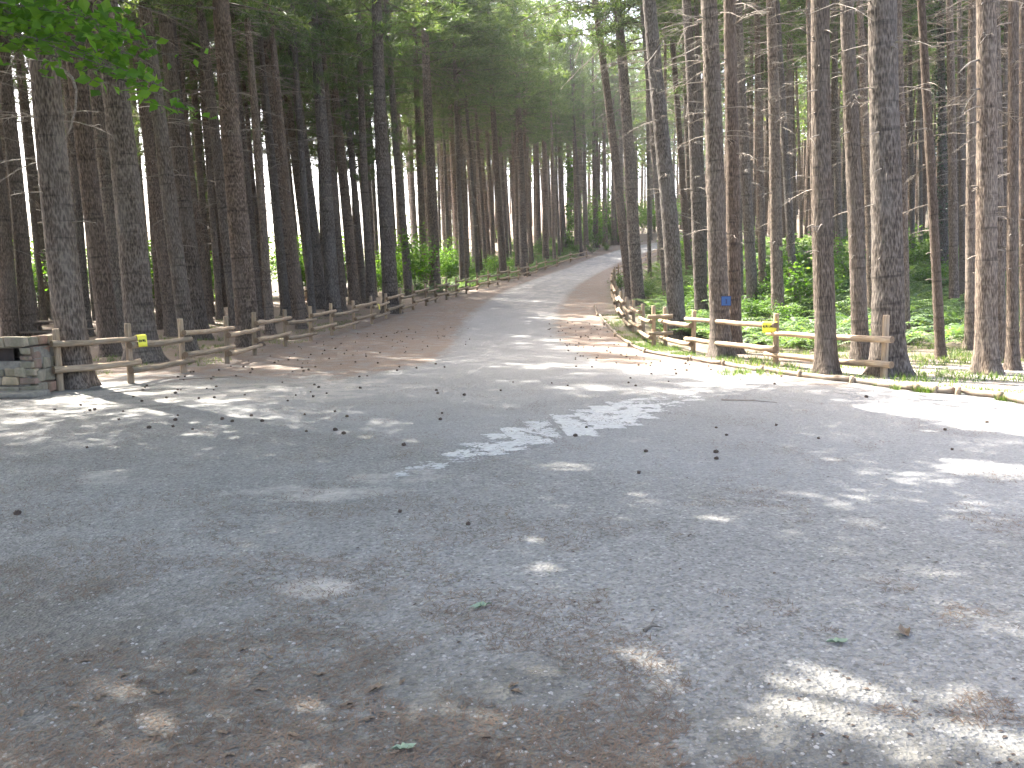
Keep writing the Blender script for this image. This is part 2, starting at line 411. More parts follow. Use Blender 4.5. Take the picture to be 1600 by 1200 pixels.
kd_ = np.abs(GX - kerb_x(GY)); near_k = smooth(1.6, .3, np.where(GY < 27, kd_, 9)) * smooth(6.4, 5.2, GX) * smooth(12, 14, GY)
needle = np.maximum(needle, near_k * .62)
needle = np.maximum(needle, wood_r * .75 * smooth(6.6, 5.6, GX) * smooth(21, 19, GY))
grass = np.maximum.reduce([wood_r * .5 * smooth(18, 20, GY) * smooth(1.0, .2, np.abs(GX - rfx - .6) / 1.4), wood_l * .38, wood_r * .45 * smooth(16, 24, GY), wood_r * smooth(7, 8.5, GX) * .45])
dust = np.zeros_like(GX)
dust = np.maximum(dust, .5 * smooth(6.4, 8.5, GX + (GY - 10) * .25) * smooth(7, 9, GY) * (1 - wood_r))
dust = np.maximum(dust, .50 * smooth(3.2, 1.0, np.abs(GY - 14.5 - (GX + 4) * .15)) * smooth(-.5, -3, GX) * (1 - wood_l))
dust = np.maximum(dust, wood_r * smooth(5.5, 7, GX) * smooth(20, 17, GY) * .8)
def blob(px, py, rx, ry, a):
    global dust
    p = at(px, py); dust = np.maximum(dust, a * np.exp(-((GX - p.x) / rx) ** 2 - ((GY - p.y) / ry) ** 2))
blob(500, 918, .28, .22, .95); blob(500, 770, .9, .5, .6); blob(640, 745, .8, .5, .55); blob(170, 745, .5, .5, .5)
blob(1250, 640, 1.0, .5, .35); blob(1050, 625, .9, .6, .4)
for off_ in (-.62, .72):      # wheel tracks swept pale, leaving the lane and turning right across the clearing
    tx_ = road_x(GY) + off_ + .9 * smooth(11, 4, GY) * (1 if off_ > 0 else .6) * 2.0
    dust = np.maximum(dust, .36 * np.exp(-((GX - tx_) / .26) ** 2) * smooth(45, 20, GY))
    needle = needle - .25 * np.exp(-((GX - tx_) / .3) ** 2)
n_y, n_x = GX.shape
idx = np.arange(n_y * n_x).reshape(n_y, n_x)
quads = np.stack([idx[:-1, :-1], idx[:-1, 1:], idx[1:, 1:], idx[1:, :-1]], -1).reshape(-1, 4)
is_road = ((np.minimum(wood_l + wood_far_l, 1) < .5) & (wood_r < .5) & (np.abs(GX - rx_) < np.where(GY < 14, 40, 4.6)) & (GY < 128)).ravel()
fr = is_road[quads].sum(1) >= 2
V = np.stack([GX, GY, GZ], -1).reshape(-1, 3)
def ground_part(name, sel):
    q = quads[sel]; u, inv = np.unique(q, return_inverse=True)
    me = mesh_np(name, V[u], [inv.reshape(-1, 4)], True)
    for nm, arr in (('lane', lane), ('needle', needle), ('grass', grass), ('dust', dust), ('painted_shade', painted_shade)):
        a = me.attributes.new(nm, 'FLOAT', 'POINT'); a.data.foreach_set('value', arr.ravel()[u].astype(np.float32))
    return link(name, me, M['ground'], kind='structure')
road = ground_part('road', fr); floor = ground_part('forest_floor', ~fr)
def gz(x, y):
    """height of the built ground sheet"""
    i = int(np.clip(np.searchsorted(ys, y) - 1, 0, n_y - 2)); row = GX[i]
    j = int(np.clip(np.searchsorted(row, x) - 1, 0, n_x - 2))
    q = GZ[i:i + 2, j:j + 2]
    ty = (y - ys[i]) / (ys[i + 1] - ys[i]); tx = (x - row[j]) / (row[j + 1] - row[j])
    return float((q[0, 0] * (1 - tx) + q[0, 1] * tx) * (1 - ty) + (q[1, 0] * (1 - tx) + q[1, 1] * tx) * ty)

# worn crosswalk stripes: chips of paint with gaps between them
def stripe(p0, p1, w, wear, seed):
    a, b_ = at(*p0), at(*p1)
    ax = Vector((b_.x - a.x, b_.y - a.y, 0)); ln = ax.length; ax.normalize(); sd = Vector((-ax.y, ax.x, 0))
    st = .022; nu, nv = int(ln / st), int(w / st)
    vi = {}; vv = []; ff = []
    def vert(i, j):
        if (i, j) not in vi:
            jx = noise.noise(Vector((i * .7, j * .7, seed))) * .012
            p = Vector((a.x, a.y, 0)) + ax * (i * st + jx) + sd * ((j - nv / 2) * st + jx)
            vi[(i, j)] = len(vv); vv.append((p.x, p.y, gz(p.x, p.y) + .004))
        return vi[(i, j)]
    for i in range(nu):
        for j in range(nv):
            edge = min(i, nu - 1 - i, j * 2, (nv - 1 - j) * 2) / 4.0
            v = noise.fractal(Vector((i * st * 4.0, j * st * 4.0, seed * 3.1)), .75, 2.1, 6) + .55 * noise.noise(Vector((i * .9, j * .9, seed))) + (.25 if edge > 1.6 else -.3 + .35 * edge)
            if v > wear: ff.append((vert(i, j), vert(i + 1, j), vert(i + 1, j + 1), vert(i, j + 1)))
    me = bpy.data.meshes.new('painted_stripe'); me.from_pydata(vv, [], ff); me.update()
    link('painted_stripe', me, M['paint'], parent=road)
for k, (p0, p1, w, wear) in enumerate([((640, 728), (655, 746), .4, .62), ((668, 716), (688, 735), .42, .5), ((706, 704), (730, 723), .4, .3), ((740, 692), (768, 713), .4, .22), ((772, 677), (806, 706), .40, .02), ((804, 668), (842, 698), .42, -.1), ((836, 658), (868, 690), .34, .05),
        ((879, 647), (914, 683), .38, -.1), ((910, 640), (955, 671), .40, -.15), ((938, 634), (985, 666), .40, -.15), ((964, 627), (1010, 656), .40, -.02), ((990, 622), (1032, 645), .4, .15), ((1022, 619), (1062, 636), .42, .3), ((1052, 612), (1092, 628), .42, .45)]):
    stripe(p0, p1, w, wear - .12, k + 1.3)

# ------------------------------------------------------------------ pine trees: meshes
RAD0 = .2
def trunk_mesh(seed, H, n, dz, hi):
    rg = random.Random(seed)
    zs = [-.35, -.1, 0, .06, .14, .25, .4, .6]
    while zs[-1] < H: zs.append(zs[-1] + (dz if zs[-1] < 10 else dz * 3))
    zs = np.array(zs); th = np.arange(n) * 2 * math.pi / n
    ph = rg.uniform(0, 6); lob = rg.choice([4, 5, 6])
    Z, T = np.meshgrid(zs, th, indexing='ij')
    taper = np.clip(1 - Z / (H + 1.5), .05, 1.1) ** .62
    fl = 1 + np.exp(-np.clip(Z, 0, 9) / .28) * (.40 + .22 * np.cos(T * lob + ph) + .14 * np.cos(T * (lob - 2) + 2 * ph))
    r = RAD0 * taper * fl
    wh = 0; zc = .9
    while zc < H:
        wh = wh + (.10 if not hi else .045) * np.exp(-((Z - zc - .02 * np.cos(T * 3 + zc)) / .05) ** 2); zc += rg.uniform(.38, .75)
    r = r * (1 + wh)
    amp = .055 if hi else .035
    nz = np.zeros_like(r)
    for i in range(Z.shape[0]):
        for j in range(n):
            cx, sx = math.cos(T[i, j]), math.sin(T[i, j])
            q = Vector((cx * 3.4 + seed * 3, sx * 3.4, Z[i, j] * (1.5 if hi else .8)))
            v = noise.noise(q)
            if hi: v = (1 - 2.4 * abs(noise.noise(q * 1.7))) * .75 + v * .5
            nz[i, j] = v
    r = r * (1 + amp * nz)
    wx = .05 * np.sin(Z * .32 + ph) * smooth(0, 5, Z); wy = .05 * np.sin(Z * .27 + 2 * ph) * smooth(0, 5, Z)
    VV = np.stack([r * np.cos(T) + wx * RAD0 * 3, r * np.sin(T) + wy * RAD0 * 3, Z], -1).reshape(-1, 3)
    m_ = len(zs); ii = np.arange(m_ * n).reshape(m_, n); jj = np.roll(ii, -1, 1)
    q = np.stack([ii[:-1], jj[:-1], jj[1:], ii[1:]], -1).reshape(-1, 4)
    me = mesh_np('trunk', VV, [q], True); me.materials.append(M['bark']); return me
TH = 23.0
TR_HI = [trunk_mesh(s, TH, 40, .075, True) for s in (1, 2, 3, 4)]
TR_LO = [trunk_mesh(s, TH, 14, .3, False) for s in (11, 12, 13, 14, 15)]

def crown_mesh(seed, hull_r=3.1):
    rg = np.random.default_rng(seed); mb = MB(); blades_p = []; blades_d = []
    nb = 66
    for k in range(nb):
        z = 11.0 + 12.0 * (k / nb) ** .95 + rg.uniform(-.15, .15)
        t = min(max((z - 11) / 12.2, 0.), .99)
        ln = hull_r * (1 - t ** 1.7) * rg.uniform(.65, 1.1) * (1.0 if t > .12 else .75) + .35
        az = k * 2.39996 + rg.uniform(-.4, .4)
        up = rg.uniform(-.15, .2) + .5 * t
        dirv = np.array([math.cos(az), math.sin(az), up]); 
        pts = []
        for s in np.linspace(0, 1, 4):
            p = np.array([0, 0, z]) + dirv * ln * s; p[2] -= .18 * ln * (s * s - .3 * s ** 3)
            pts.append(p)
        mb.tube([tuple(p) for p in pts], [.035, .026, .016, .006], 3, 0, False)
        nt_ = int(6 + ln * 7)
        for q in range(nt_):
            s = rg.uniform(.3, 1.02)
            p = np.array([0, 0, z]) + dirv * ln * s; p[2] -= .18 * ln * (s * s - .3 * s ** 3)
            side = np.array([-math.sin(az), math.cos(az), 0]) * rg.normal(0, .22) * (1.3 - .5 * s) * min(1.4, ln / 1.6)
            p = p + side + np.array([0, 0, rg.normal(0, .08)])
            nd = 9
            D = rg.normal(0, 1, (nd, 3)) + dirv * .5 + np.array([0, 0, .35])
            D /= np.linalg.norm(D, axis=1)[:, None]
            blades_p.append(np.repeat(p[None], nd, 0)); blades_d.append(D * rg.uniform(.2, .34, (nd, 1)))
    Pp = np.concatenate(blades_p); D = np.concatenate(blades_d)
    side = np.cross(D, rg.normal(0, 1, D.shape)); side /= np.linalg.norm(side, axis=1)[:, None] + 1e-9
    w = .015
    A = Pp - side * w; B = Pp + side * w; C_ = Pp + D + side * w * .6; E = Pp + D - side * w * .6
    v1, f1 = mb.arrays()
    f1 = np.array([f for f in f1 if len(f) == 4]); n1 = len(v1)
    v2 = np.stack([A, B, C_, E], 1).reshape(-1, 3)
    f2 = (np.arange(len(v2)).reshape(-1, 4)) + n1
    me = mesh_np('crown', np.concatenate([v1, v2]), [f1, f2], False, [0, 1])
    me.materials.append(M['bark']); me.materials.append(M['needles']); return me
CROWN = [crown_mesh(s) for s in range(21, 27)]

def deadwood_mesh(seed, z0=2.2, z1=13.5, nb=46, lmax=1.9):
    rg = np.random.default_rng(seed); mb = MB(); z = z0; k = 0
    while z < z1:
        for q in range(rg.integers(2, 5)):
            t = (z - z0) / (z1 - z0)
            az = rg.uniform(0, 6.283); stub = rg.random() > .16 + .9 * t
            ln = rg.uniform(.08, .22) if stub else rg.uniform(.5, 1.) * (.6 + lmax * t)
            dr = np.array([math.cos(az), math.sin(az), rg.uniform(-.15, .35)])
            rr = .013 if stub else rg.uniform(.011, .017)
            base = np.array([0, 0, z + rg.uniform(-.05, .05)])
            dp = rg.uniform(.15, .4) * ln
            f = lambda s: base + dr * (.1 + ln * s) - np.array([0, 0, dp * s * s])
            if stub: mb.tube([tuple(base), tuple(f(.6)), tuple(f(1))], [rr, rr * .9, rr * .6], 4, 0, False)
            else:
                mb.tube([tuple(base)] + [tuple(f(s)) for s in (.33, .66, 1)], [rr, rr * .8, rr * .6, rr * .25], 4, 0, False)
                for _ in range(int(2 + ln * 4)):
                    s = rg.uniform(.3, .98); p = f(s); l2 = rg.uniform(.15, .45) * (1.2 - .5 * s) * (.5 + .4 * ln)
                    d2 = dr * rg.uniform(.4, 1) + np.array([-dr[1], dr[0], 0]) * rg.choice([-1, 1]) * rg.uniform(.4, 1) + np.array([0, 0, rg.uniform(-.5, .1)])
                    d2 /= np.linalg.norm(d2)
                    mb.tube([tuple(p), tuple(p + d2 * l2 * .6), tuple(p + d2 * l2 + np.array([0, 0, -.06]))], [rr * .42, rr * .33, rr * .12], 3, 0, False)
        z += rg.uniform(.4, .75) * (1.15 - .4 * (z - z0) / (z1 - z0)); k += 1
    me = mb.mesh('dead_branches'); me.materials.append(M['dead']); return me
DEAD = [deadwood_mesh(s) for s in range(31, 37)]

ALLT = []
rt = random.Random(8)
def pine(base, axis, r0, H, label, group, hi=False, dead=True, crown=True, seed=None):
    t = thing('pine_tree', label, 'pine tree', base, group)
    t.rotation_mode = 'QUATERNION'
    t.rotation_quaternion = Vector((0, 0, 1)).rotation_difference(axis) @ Quaternion((0, 0, 1), rt.uniform(0, 6.28))
    s = H / TH; k = rt.randrange(60)
    tr = link('trunk', (TR_HI[k % 4] if hi else TR_LO[k % 5]), None, t); tr.scale = (r0 / RAD0, r0 / RAD0, s)
    if dead:
        dd = link('dead_branches', DEAD[k % 6], None, t, kind='stuff'); dd.scale = (1, 1, s)
    if crown:
        c = link('crown', CROWN[k % 6], None, t); w_ = s * (1.08 if base.y > 40 else (.9 if base.y > 12 else 1.0))
        c.scale = (w_, w_, s)
        overhang = 34 < base.y < 80 and abs(base.x - road_x(base.y)) < 6.5
        if overhang: c.scale = (s * 1.4, s * 1.4, s); c.location = (0, 0, rt.uniform(-.5, 2.2))
        elif base.y > 60: c.location = (0, 0, rt.uniform(-1.0, 2.5)); c.scale = (s * .72, s * .72, s)
        elif base.y > 28 and base.x < -5: c.scale = (s * .56, s * .56, s); c.location = (0, 0, rt.uniform(-1.5, 1.8) if base.y < 44 else rt.uniform(-5.5, .5))
        elif base.y > 34: c.location = (0, 0, rt.uniform(-1.5, 1.8))
        elif base.x > 2: c.location = (0, 0, 3.0); c.scale = (s * .66, s * .66, s)
        elif base.x > -9.8 and base.x < -5 and base.y > 18: c.scale = (s * 1.3, s * 1.3, s)
        elif base.x < -6: c.scale = (s * 1.2, s * 1.2, s) if base.y > 15 else (s * .9, s * .9, s)
    ALLT.append((base.x, base.y)); return t

# trunks seen in the photograph: foot x, foot y, x where it leaves the top edge, width at the foot, label
G_L = 'pine trees in the wood behind the left fence'
G_R = 'pine trees in the wood behind the right fence'
G_C = 'pine trees left of the climbing road'
TREES = [
 (18, 542, -30, 26, 'dark leaning pine trunk right behind the stone barbecue, nearest the left edge', G_L),
 (46, 540, 0, 24, 'pine trunk with a reddish side behind the stone barbecue, second from the left edge', G_L),
 (72, 495, 22, 18, 'slim pine trunk behind the first picnic table, just left of the big flaking trunk', G_L),
 (120, 604, 60, 46, 'big grey and reddish flaking pine trunk standing against the first bay of the left fence', G_L),
 (134, 525, 95, 19, 'dark pine trunk half hidden on the right of the big flaking trunk', G_L),
 (174, 556, 105, 30, 'dark straight pine trunk behind the first bay of the left fence, between two thicker trunks', G_L),
 (191, 528, 138, 24, 'shaded pine trunk squeezed in behind the second fence post of the left fence', G_L),
 (225, 566, 165, 48, 'thick grey ridged pine trunk with flared foot behind the yellow notice, left fence', G_L),
 (233, 462, 195, 13, 'thin far pine trunk right of the thick ridged trunk against the bright sky', G_L),
 (269, 525, 205, 19, 'slender leaning pine trunk standing alone right of the thick ridged trunk', G_L),
 (296, 550, 222, 24, 'pine trunk behind the third post of the left fence', G_L),
 (313, 530, 253, 26, 'dark pine trunk close beside the one behind the third fence post', G_L),
 (325, 505, 270, 14, 'narrow dark pine trunk touching the right of its thicker neighbour, third post', G_L),
 (347, 475, 305, 14, 'thin brown pine trunk with bright green shrubs round its foot, left wood', G_L),
 (370, 515, 310, 18, 'dark pine trunk just left of the large smooth trunk at the fifth fence post', G_L),
 (389, 541, 345, 34, 'large smooth grey pine trunk behind the fifth post of the left fence', G_L),
 (423, 522, 384, 14, 'slim pine trunk right of the large smooth trunk, leaning left', G_L),
 (448, 492, 400, 17, 'dark pine trunk doubled behind the pair at the sixth fence post', G_L),
 (466, 496, 408, 27, 'sturdy pine trunk behind the seventh post of the left fence', G_L),
 (490, 476, 432, 15, 'thin dark pine trunk in front of the pale stump, left wood', G_L),
 (503, 482, 447, 18, 'dark pine trunk between the sturdy one and the pale lit one, left wood', G_L),
 (522, 493, 487, 22, 'pale brown pine trunk catching light behind the eighth post of the left fence', G_L),
 (535, 484, 500, 12, 'narrow shaded pine trunk right behind the pale brown trunk', G_L),
 (555, 476, 510, 17, 'dark pine trunk between the pale brown trunk and the small yellow notice', G_L),
 (570, 473, 525, 12, 'slim dark pine trunk left of the small far yellow notice', G_L),
 (580, 481, 558, 14, 'thin reddish pine trunk directly behind the small far yellow notice', G_L),
 (611, 489, 588, 28, 'broad almost black pine trunk beside the small far yellow notice', G_L),
 (639, 462, 602, 13, 'slim brown pine trunk right of the broad black one', G_L),
 (652, 440, 630, 10, None, G_C), (663, 452, 646, 12, None, G_C),
 (680, 456, 662, 25, 'broad dark brown pine trunk right behind the middle of the left fence', G_C),
 (698, 432, 680, 10, None, G_C), (718, 438, 695, 11, None, G_C), (728, 438, 708, 13, 'straight brown pine trunk near the far half of the left fence', G_C),
 (742, 427, 735, 9, None, G_C), (764, 421, 738, 9, None, G_C),
 (787, 438, 760, 12, 'reddish pine trunk standing at the far end of the left fence', G_C),
 (820, 431, 802, 19, 'dark stout pine trunk at the fence where the road starts to climb', G_C),
 (842, 393, 832, 10, None, G_C), (853, 409, 845, 14, 'dark pine trunk nearest the bend on the left of the climbing road', G_C),
 (902, 396, 893, 9, None, G_C), (916, 391, 908, 8, None, G_C), (931, 387, 925, 9, None, G_C), (946, 384, 941, 8, None, G_C), (960, 381, 955, 9, None, G_C), (972, 379, 966, 9, None, G_C),
 (881, 392, 866, 17, 'black pine trunk beside the bright green vine', G_C),
 (986, 468, 930, 15, 'dark leaning pine trunk doubled behind the lit one inside the right fence bend', G_R),
 (998, 478, 964, 20, 'leaning pine trunk with a sunlit edge inside the bend of the right fence', G_R),
 (1045, 480, 1003, 15, 'pine trunk hidden behind the brightly edged leaning trunk, right side', G_R),
 (1060, 530, 1017, 27, 'leaning pine trunk with a brilliant sunlit left edge behind the right fence', G_R),
 (1078, 440, 1045, 11, None, G_R),
 (1097, 502, 1072, 20, 'pine trunk lit from the left between the bright leaning trunk and the blue sign trunk', G_R),
 (1127, 558, 1105, 30, 'grey pine trunk that carries the small blue sign', G_R),
 (1147, 552, 1141, 22, 'reddish pine trunk pressed against the right of the blue sign trunk', G_R),
 (1158, 486, 1152, 8, None, G_R),
 (1177, 490, 1152, 17, 'knobbly pine trunk with a lit edge right of the blue sign trunk', G_R),
 (1192, 468, 1183, 12, None, G_R),
 (1216, 503, 1203, 19, 'brown pine trunk right behind the yellow notice on the right fence', G_R),
 (1243, 490, 1213, 13, 'slim crooked pine trunk right of the yellow notice post', G_R),
 (1277, 505, 1263, 10, None, G_R),
 (1291, 585, 1281, 31, 'pale sunlit pine trunk standing in front of the right fence rails', G_R),
 (1312, 432, 1303, 12, None, G_R),
 (1345, 565, 1325, 24, 'sunlit pine trunk with scaly bark behind the last bay of the right fence', G_R),
 (1363, 502, 1345, 14, 'shaded pine trunk just left of the thick scaly trunk', G_R),
 (1388, 587, 1383, 47, 'thickest scaly pine trunk beside the end post of the right fence', G_R),
 (1413, 538, 1402, 18, 'dark pine trunk in the shade behind the thickest scaly trunk', G_R),
 (1426, 405, 1422, 8, None, G_R), (1438, 390, 1437, 7, None, G_R),
 (1470, 561, 1440, 15, 'thin bent pine trunk on the sunlit ground right of the fence end', G_R),
 (1475, 432, 1468, 14, 'ivy covered dark pine trunk deep in the right wood', G_R),
 (1491, 488, 1484, 14, 'dark pine trunk just right of the ivy covered one', G_R), (1504, 480, 1500, 10, None, G_R),
 (1516, 546, 1520, 16, 'brown pine trunk close to the left of the large smooth right hand trunk', G_R),
 (1541, 584, 1540, 31, 'large smooth brown pine trunk near the right edge standing on sunlit ground', G_R),
 (1562, 567, 1556, 18, 'dark pine trunk in the shadow of the large smooth right hand trunk', G_R),
 (1582, 578, 1582, 17, 'slim pine trunk with a lit left edge near the right edge', G_R),
 (1601, 560, 1597, 12, 'last thin pine trunk cut by the right edge', G_R),
]
L_SH = {G_L: 'dark slender pine trunk deep in the wood behind the left fence', G_C: 'dark slender pine trunk in the dense wood left of the climbing road', G_R: 'slender pine trunk deep in the ferny wood behind the right fence'}
NAMED = {}
for (bx, by, x0, w, lab, grp) in TREES:
    p = at(bx, by, 110)
    w_ = ray(x0, 0); T = Vector((w_.x * p.y, p.y, EYE + w_.z * p.y))
    ax = (T - p).normalized()
    dist = p.y * 1.0
    rad = .5 * w * dist / F_PX
    rad = min(rad, .36)
    H = rt.uniform(20.5, 24.5) * (1 if rad > .15 else .85) if p.y < 45 else rt.uniform(25, 29)
    NAMED[(bx, by)] = (pine(p, ax, rad, H, lab or L_SH[grp], grp, hi=(w >= 17)), p, ax, rad)

# further trees of the wood, filled in between and beyond, and the trees outside the frame that shade the clearing
def free(x, y, dmin):
    return all((x - a) ** 2 + (y - b) ** 2 > dmin * dmin for a, b in ALLT)
def fill(n, xr, yr, dmin, ok, label, grp, hi=False, crown=True, rr=(.11, .19), dead=True):
    c = 0; tries = 0
    while c < n and tries < 8000:
        tries += 1
        x, y = rt.uniform(*xr), rt.uniform(*yr)
        if not ok(x, y) or not free(x, y, dmin): continue
        ax = Vector((rt.gauss(-.03, .02), rt.gauss(0, .02), 1)).normalized()
        pine(Vector((x, y, tz(x, y) - .02)), ax, rt.uniform(*rr), rt.uniform(20, 24.5) if y < 48 else rt.uniform(23, 28), label, grp, hi, dead, crown); c += 1
    return c
edge = lambda x, y: y < 56 + (x + 14) * 1.25 + (60 if x > -9 else 0)
cnt = []
cnt.append(fill(84, (-36, -7.5), (33, 66), 1.45, lambda x, y: edge(x, y) and y > 31 and x / y > -.66 and x < np.interp(y, LFY, LFX) - 1.2, L_SH[G_L], G_L))
cnt.append(fill(94, (-20, 16), (48, 112), 2.2, lambda x, y: edge(x, y) and x < (np.interp(y, LFY, LFX) - 1.4 if y < 90 else road_x(y) - 4.2), L_SH[G_C], G_C, rr=(.12, .22)))
cnt.append(fill(74, (7, 52), (34, 80), 2.5, lambda x, y: x > np.interp(y, RF[:, 1], RF[:, 0]) + 2 and x / y < .66, L_SH[G_R], G_R, rr=(.12, .2)))
cnt.append(fill(26, (4, 34), (106, 130), 2.8, lambda x, y: y > np.interp(x, _cl[3:, 0], _cl[3:, 1]) + 5, L_SH[G_C], G_C, rr=(.14, .24)))
# outside the picture on the left and behind: their crowns shade the clearing
S_L = 'pine tree beside the clearing outside the left of the view'
cnt.append(fill(16, (-24, -10.0), (-4, 17), 2.9, lambda x, y: x < -.62 * y - 2.5, S_L, 'pine trees beside the clearing outside the view'))
cnt.append(fill(12, (-30, -11), (16, 34), 2.8, lambda x, y: x < -.64 * y - 1.5, S_L, 'pine trees beside the clearing outside the view'))
print('fills', cnt, len(ALLT))

# far side of the wood: trunks too many and too small to count
def far_wood():
    rg = np.random.default_rng(77)
    tv = []; tf = []
    mb = MB()
    for _ in range(560):
        if rg.random() < .4: y = rg.uniform(112, 165); x = rg.uniform(-18, 70)
        else: y = rg.uniform(64, 150); x = rg.uniform(.22, .75) * y
        if x < 34 and abs(x - road_x(y)) < 6: continue
        z = tz(x, y); r = rg.uniform(.13, .24)
        mb.tube([(x, y, z - .3), (x + rg.normal(0, .1), y, z + 8), (x + rg.normal(0, .3), y, z + 20)], [r, r * .8, r * .2], 6, 0, False)
    v1, f1 = mb.arrays(); f1 = np.array(f1)
    pos = []; 
    # needle sprays of the far crowns
    for _ in range(7500):
        if rg.random() < .5: y = rg.uniform(116, 165); x = rg.uniform(-18, 75)
        else: y = rg.uniform(75, 150); x = rg.uniform(.3, .76) * y
        pos.append((x, y, tz(x, y) + 8 + 13 * rg.random() ** .8))
    pos = np.array(pos); nb = 9
    D = rg.normal(0, 1, (len(pos), nb, 3)); D /= np.linalg.norm(D, axis=2)[..., None]; D = D * rg.uniform(.7, 1.4, (len(pos), nb, 1))
    S = np.cross(D, rg.normal(0, 1, D.shape)); S /= np.linalg.norm(S, axis=2)[..., None]; S *= .12
    C0 = pos[:, None, :] + rg.normal(0, .5, D.shape)
    v2 = np.stack([C0 - S, C0 + S, C0 + D], 2).reshape(-1, 3)
    f2 = np.arange(len(v2)).reshape(-1, 3) + len(v1)
    me = mesh_np('far_wood', np.concatenate([v1, v2]), [f1, f2], False, [0, 1])
    me.materials.append(M['bark']); me.materials.append(M['needles'])
    o = link('far_wood', me, kind='stuff'); tag(o, 'far mass of dark pines closing the view beyond the hillside', 'far wood')
far_wood()

# ------------------------------------------------------------------ dead branches that stand out on single trees
def dead_branch(tree_key, pts_px, dpt, r=.02, side=0):
    t, p, ax, rad = NAMED[tree_key]
    pts = []
    for (x, y, dy) in pts_px:
        Y = p.y + dy; w_ = ray(x, y); pts.append(Vector((w_.x * Y, Y, EYE + w_.z * Y)))
    mb = MB(); n = len(pts)
    M_ = (Matrix.Translation(p) @ t.rotation_quaternion.to_matrix().to_4x4()).inverted()
    loc = [M_ @ q for q in pts]
    mb.tube([tuple(q) for q in loc], [r * (1 - .75 * i / (n - 1)) for i in range(n)], 6, 0, True)
    rg = random.Random(int(pts_px[0][0]))
    for _ in range(side):
        i = rg.randrange(1, n); a = loc[i - 1].lerp(loc[i], rg.random())
        dirv = (loc[i] - loc[i - 1]).normalized() + Vector((rg.uniform(-.6, .6), rg.uniform(-.6, .6), rg.uniform(-1.0, .2)))
        l = rg.uniform(.25, .7)
        mb.tube([tuple(a), tuple(a + dirv.normalized() * l * .5), tuple(a + dirv.normalized() * l + Vector((0, 0, -.08)))], [r * .4, r * .3, r * .1], 4, 0, False)
    me = mb.mesh('dead_branch', True); me.materials.append(M['dead'])
    link('dead_branch', me, None, t)
dead_branch((120, 604), [(84, 104, -.1), (100, 110, -.35), (113, 122, -.5), (119, 140, -.55), (118, 170, -.5), (110, 200, -.45), (101, 218, -.4), (91, 232, -.4)], 0, .035)
dead_branch((120, 604), [(88, 95, 0), (60, 94, -.3), (20, 92, -.5)], 0, .012, 2)
for pts in ([(964, 40, 0), (945, 18, -.6), (928, 26, -1.0), (912, 20, -1.6), (880, 14, -2.0), (845, 30, -2.4)],
            [(966, 62, 0), (940, 75, -.8), (920, 95, -1.3), (905, 108, -1.6), (890, 125, -1.9), (878, 136, -2.1)],
            [(967, 98, 0), (945, 108, -.4), (928, 120, -.7)],
            [(970, 170, 0), (958, 176, -.3), (946, 183, -.5)],
            [(965, 20, 0), (925, 40, -1.2), (905, 75, -1.6), (893, 120, -1.9)],
            [(960, 8, 0), (900, 2, -1), (850, 12, -1.8), (820, 30, -2.2)]):
    dead_branch((998, 478), pts, 0, .03, 7)
for pts in ([(1037, 64, 0), (1020, 88, -.5), (1005, 105, -.9), (995, 120, -1.2), (988, 135, -1.4)], [(1030, 138, 0), (1010, 141, -.5), (980, 145, -.9)]):
    dead_branch((1060, 530), pts, 0, .022, 3)
for pts in ([(1090, 38, 0), (1075, 42, -.4), (1055, 52, -.8)], [(1094, 72, 0), (1070, 84, -.5), (1040, 95, -1)], [(1098, 160, 0), (1070, 158, -.6), (1050, 157, -.9)]):
    dead_branch((1127, 558), pts, 0, .016, 2)
for pts in ([(1530, 93, 0), (1515, 98, -.3), (1507, 105, -.5), (1497, 115, -.6)], [(1532, 139, 0), (1515, 140, -.3)], [(1530, 190, 0), (1515, 193, -.2)]):
    dead_branch((1541, 584), pts, 0, .022, 1)
for key, ys_ in (((1291, 585), (45, 140, 210)), ((1345, 565), (85, 165, 205)), ((1388, 587), (70, 205, 262)), ((1470, 561), (128, 200)), ((1243, 490), (240,)), ((1216, 503), (192, 300)), ((611, 489), (105, 222)), ((522, 493), (180, 245))):
    for k, y_ in enumerate(ys_):
        t, p, ax, rad = NAMED[key]
        # the trunk's x at that height
        bx, by = key; x0 = next(q[2] for q in TREES if (q[0], q[1]) == key)
        xt = x0 + (bx - x0) * y_ / by; sgn = -1 if k % 3 else 1
        ln = 22 + 12 * (k % 2)
        dead_branch(key, [(xt, y_, 0), (xt + sgn * ln * .6, y_ + 3, -.3), (xt + sgn * ln, y_ + 9, -.5)], 0, .015, 1)

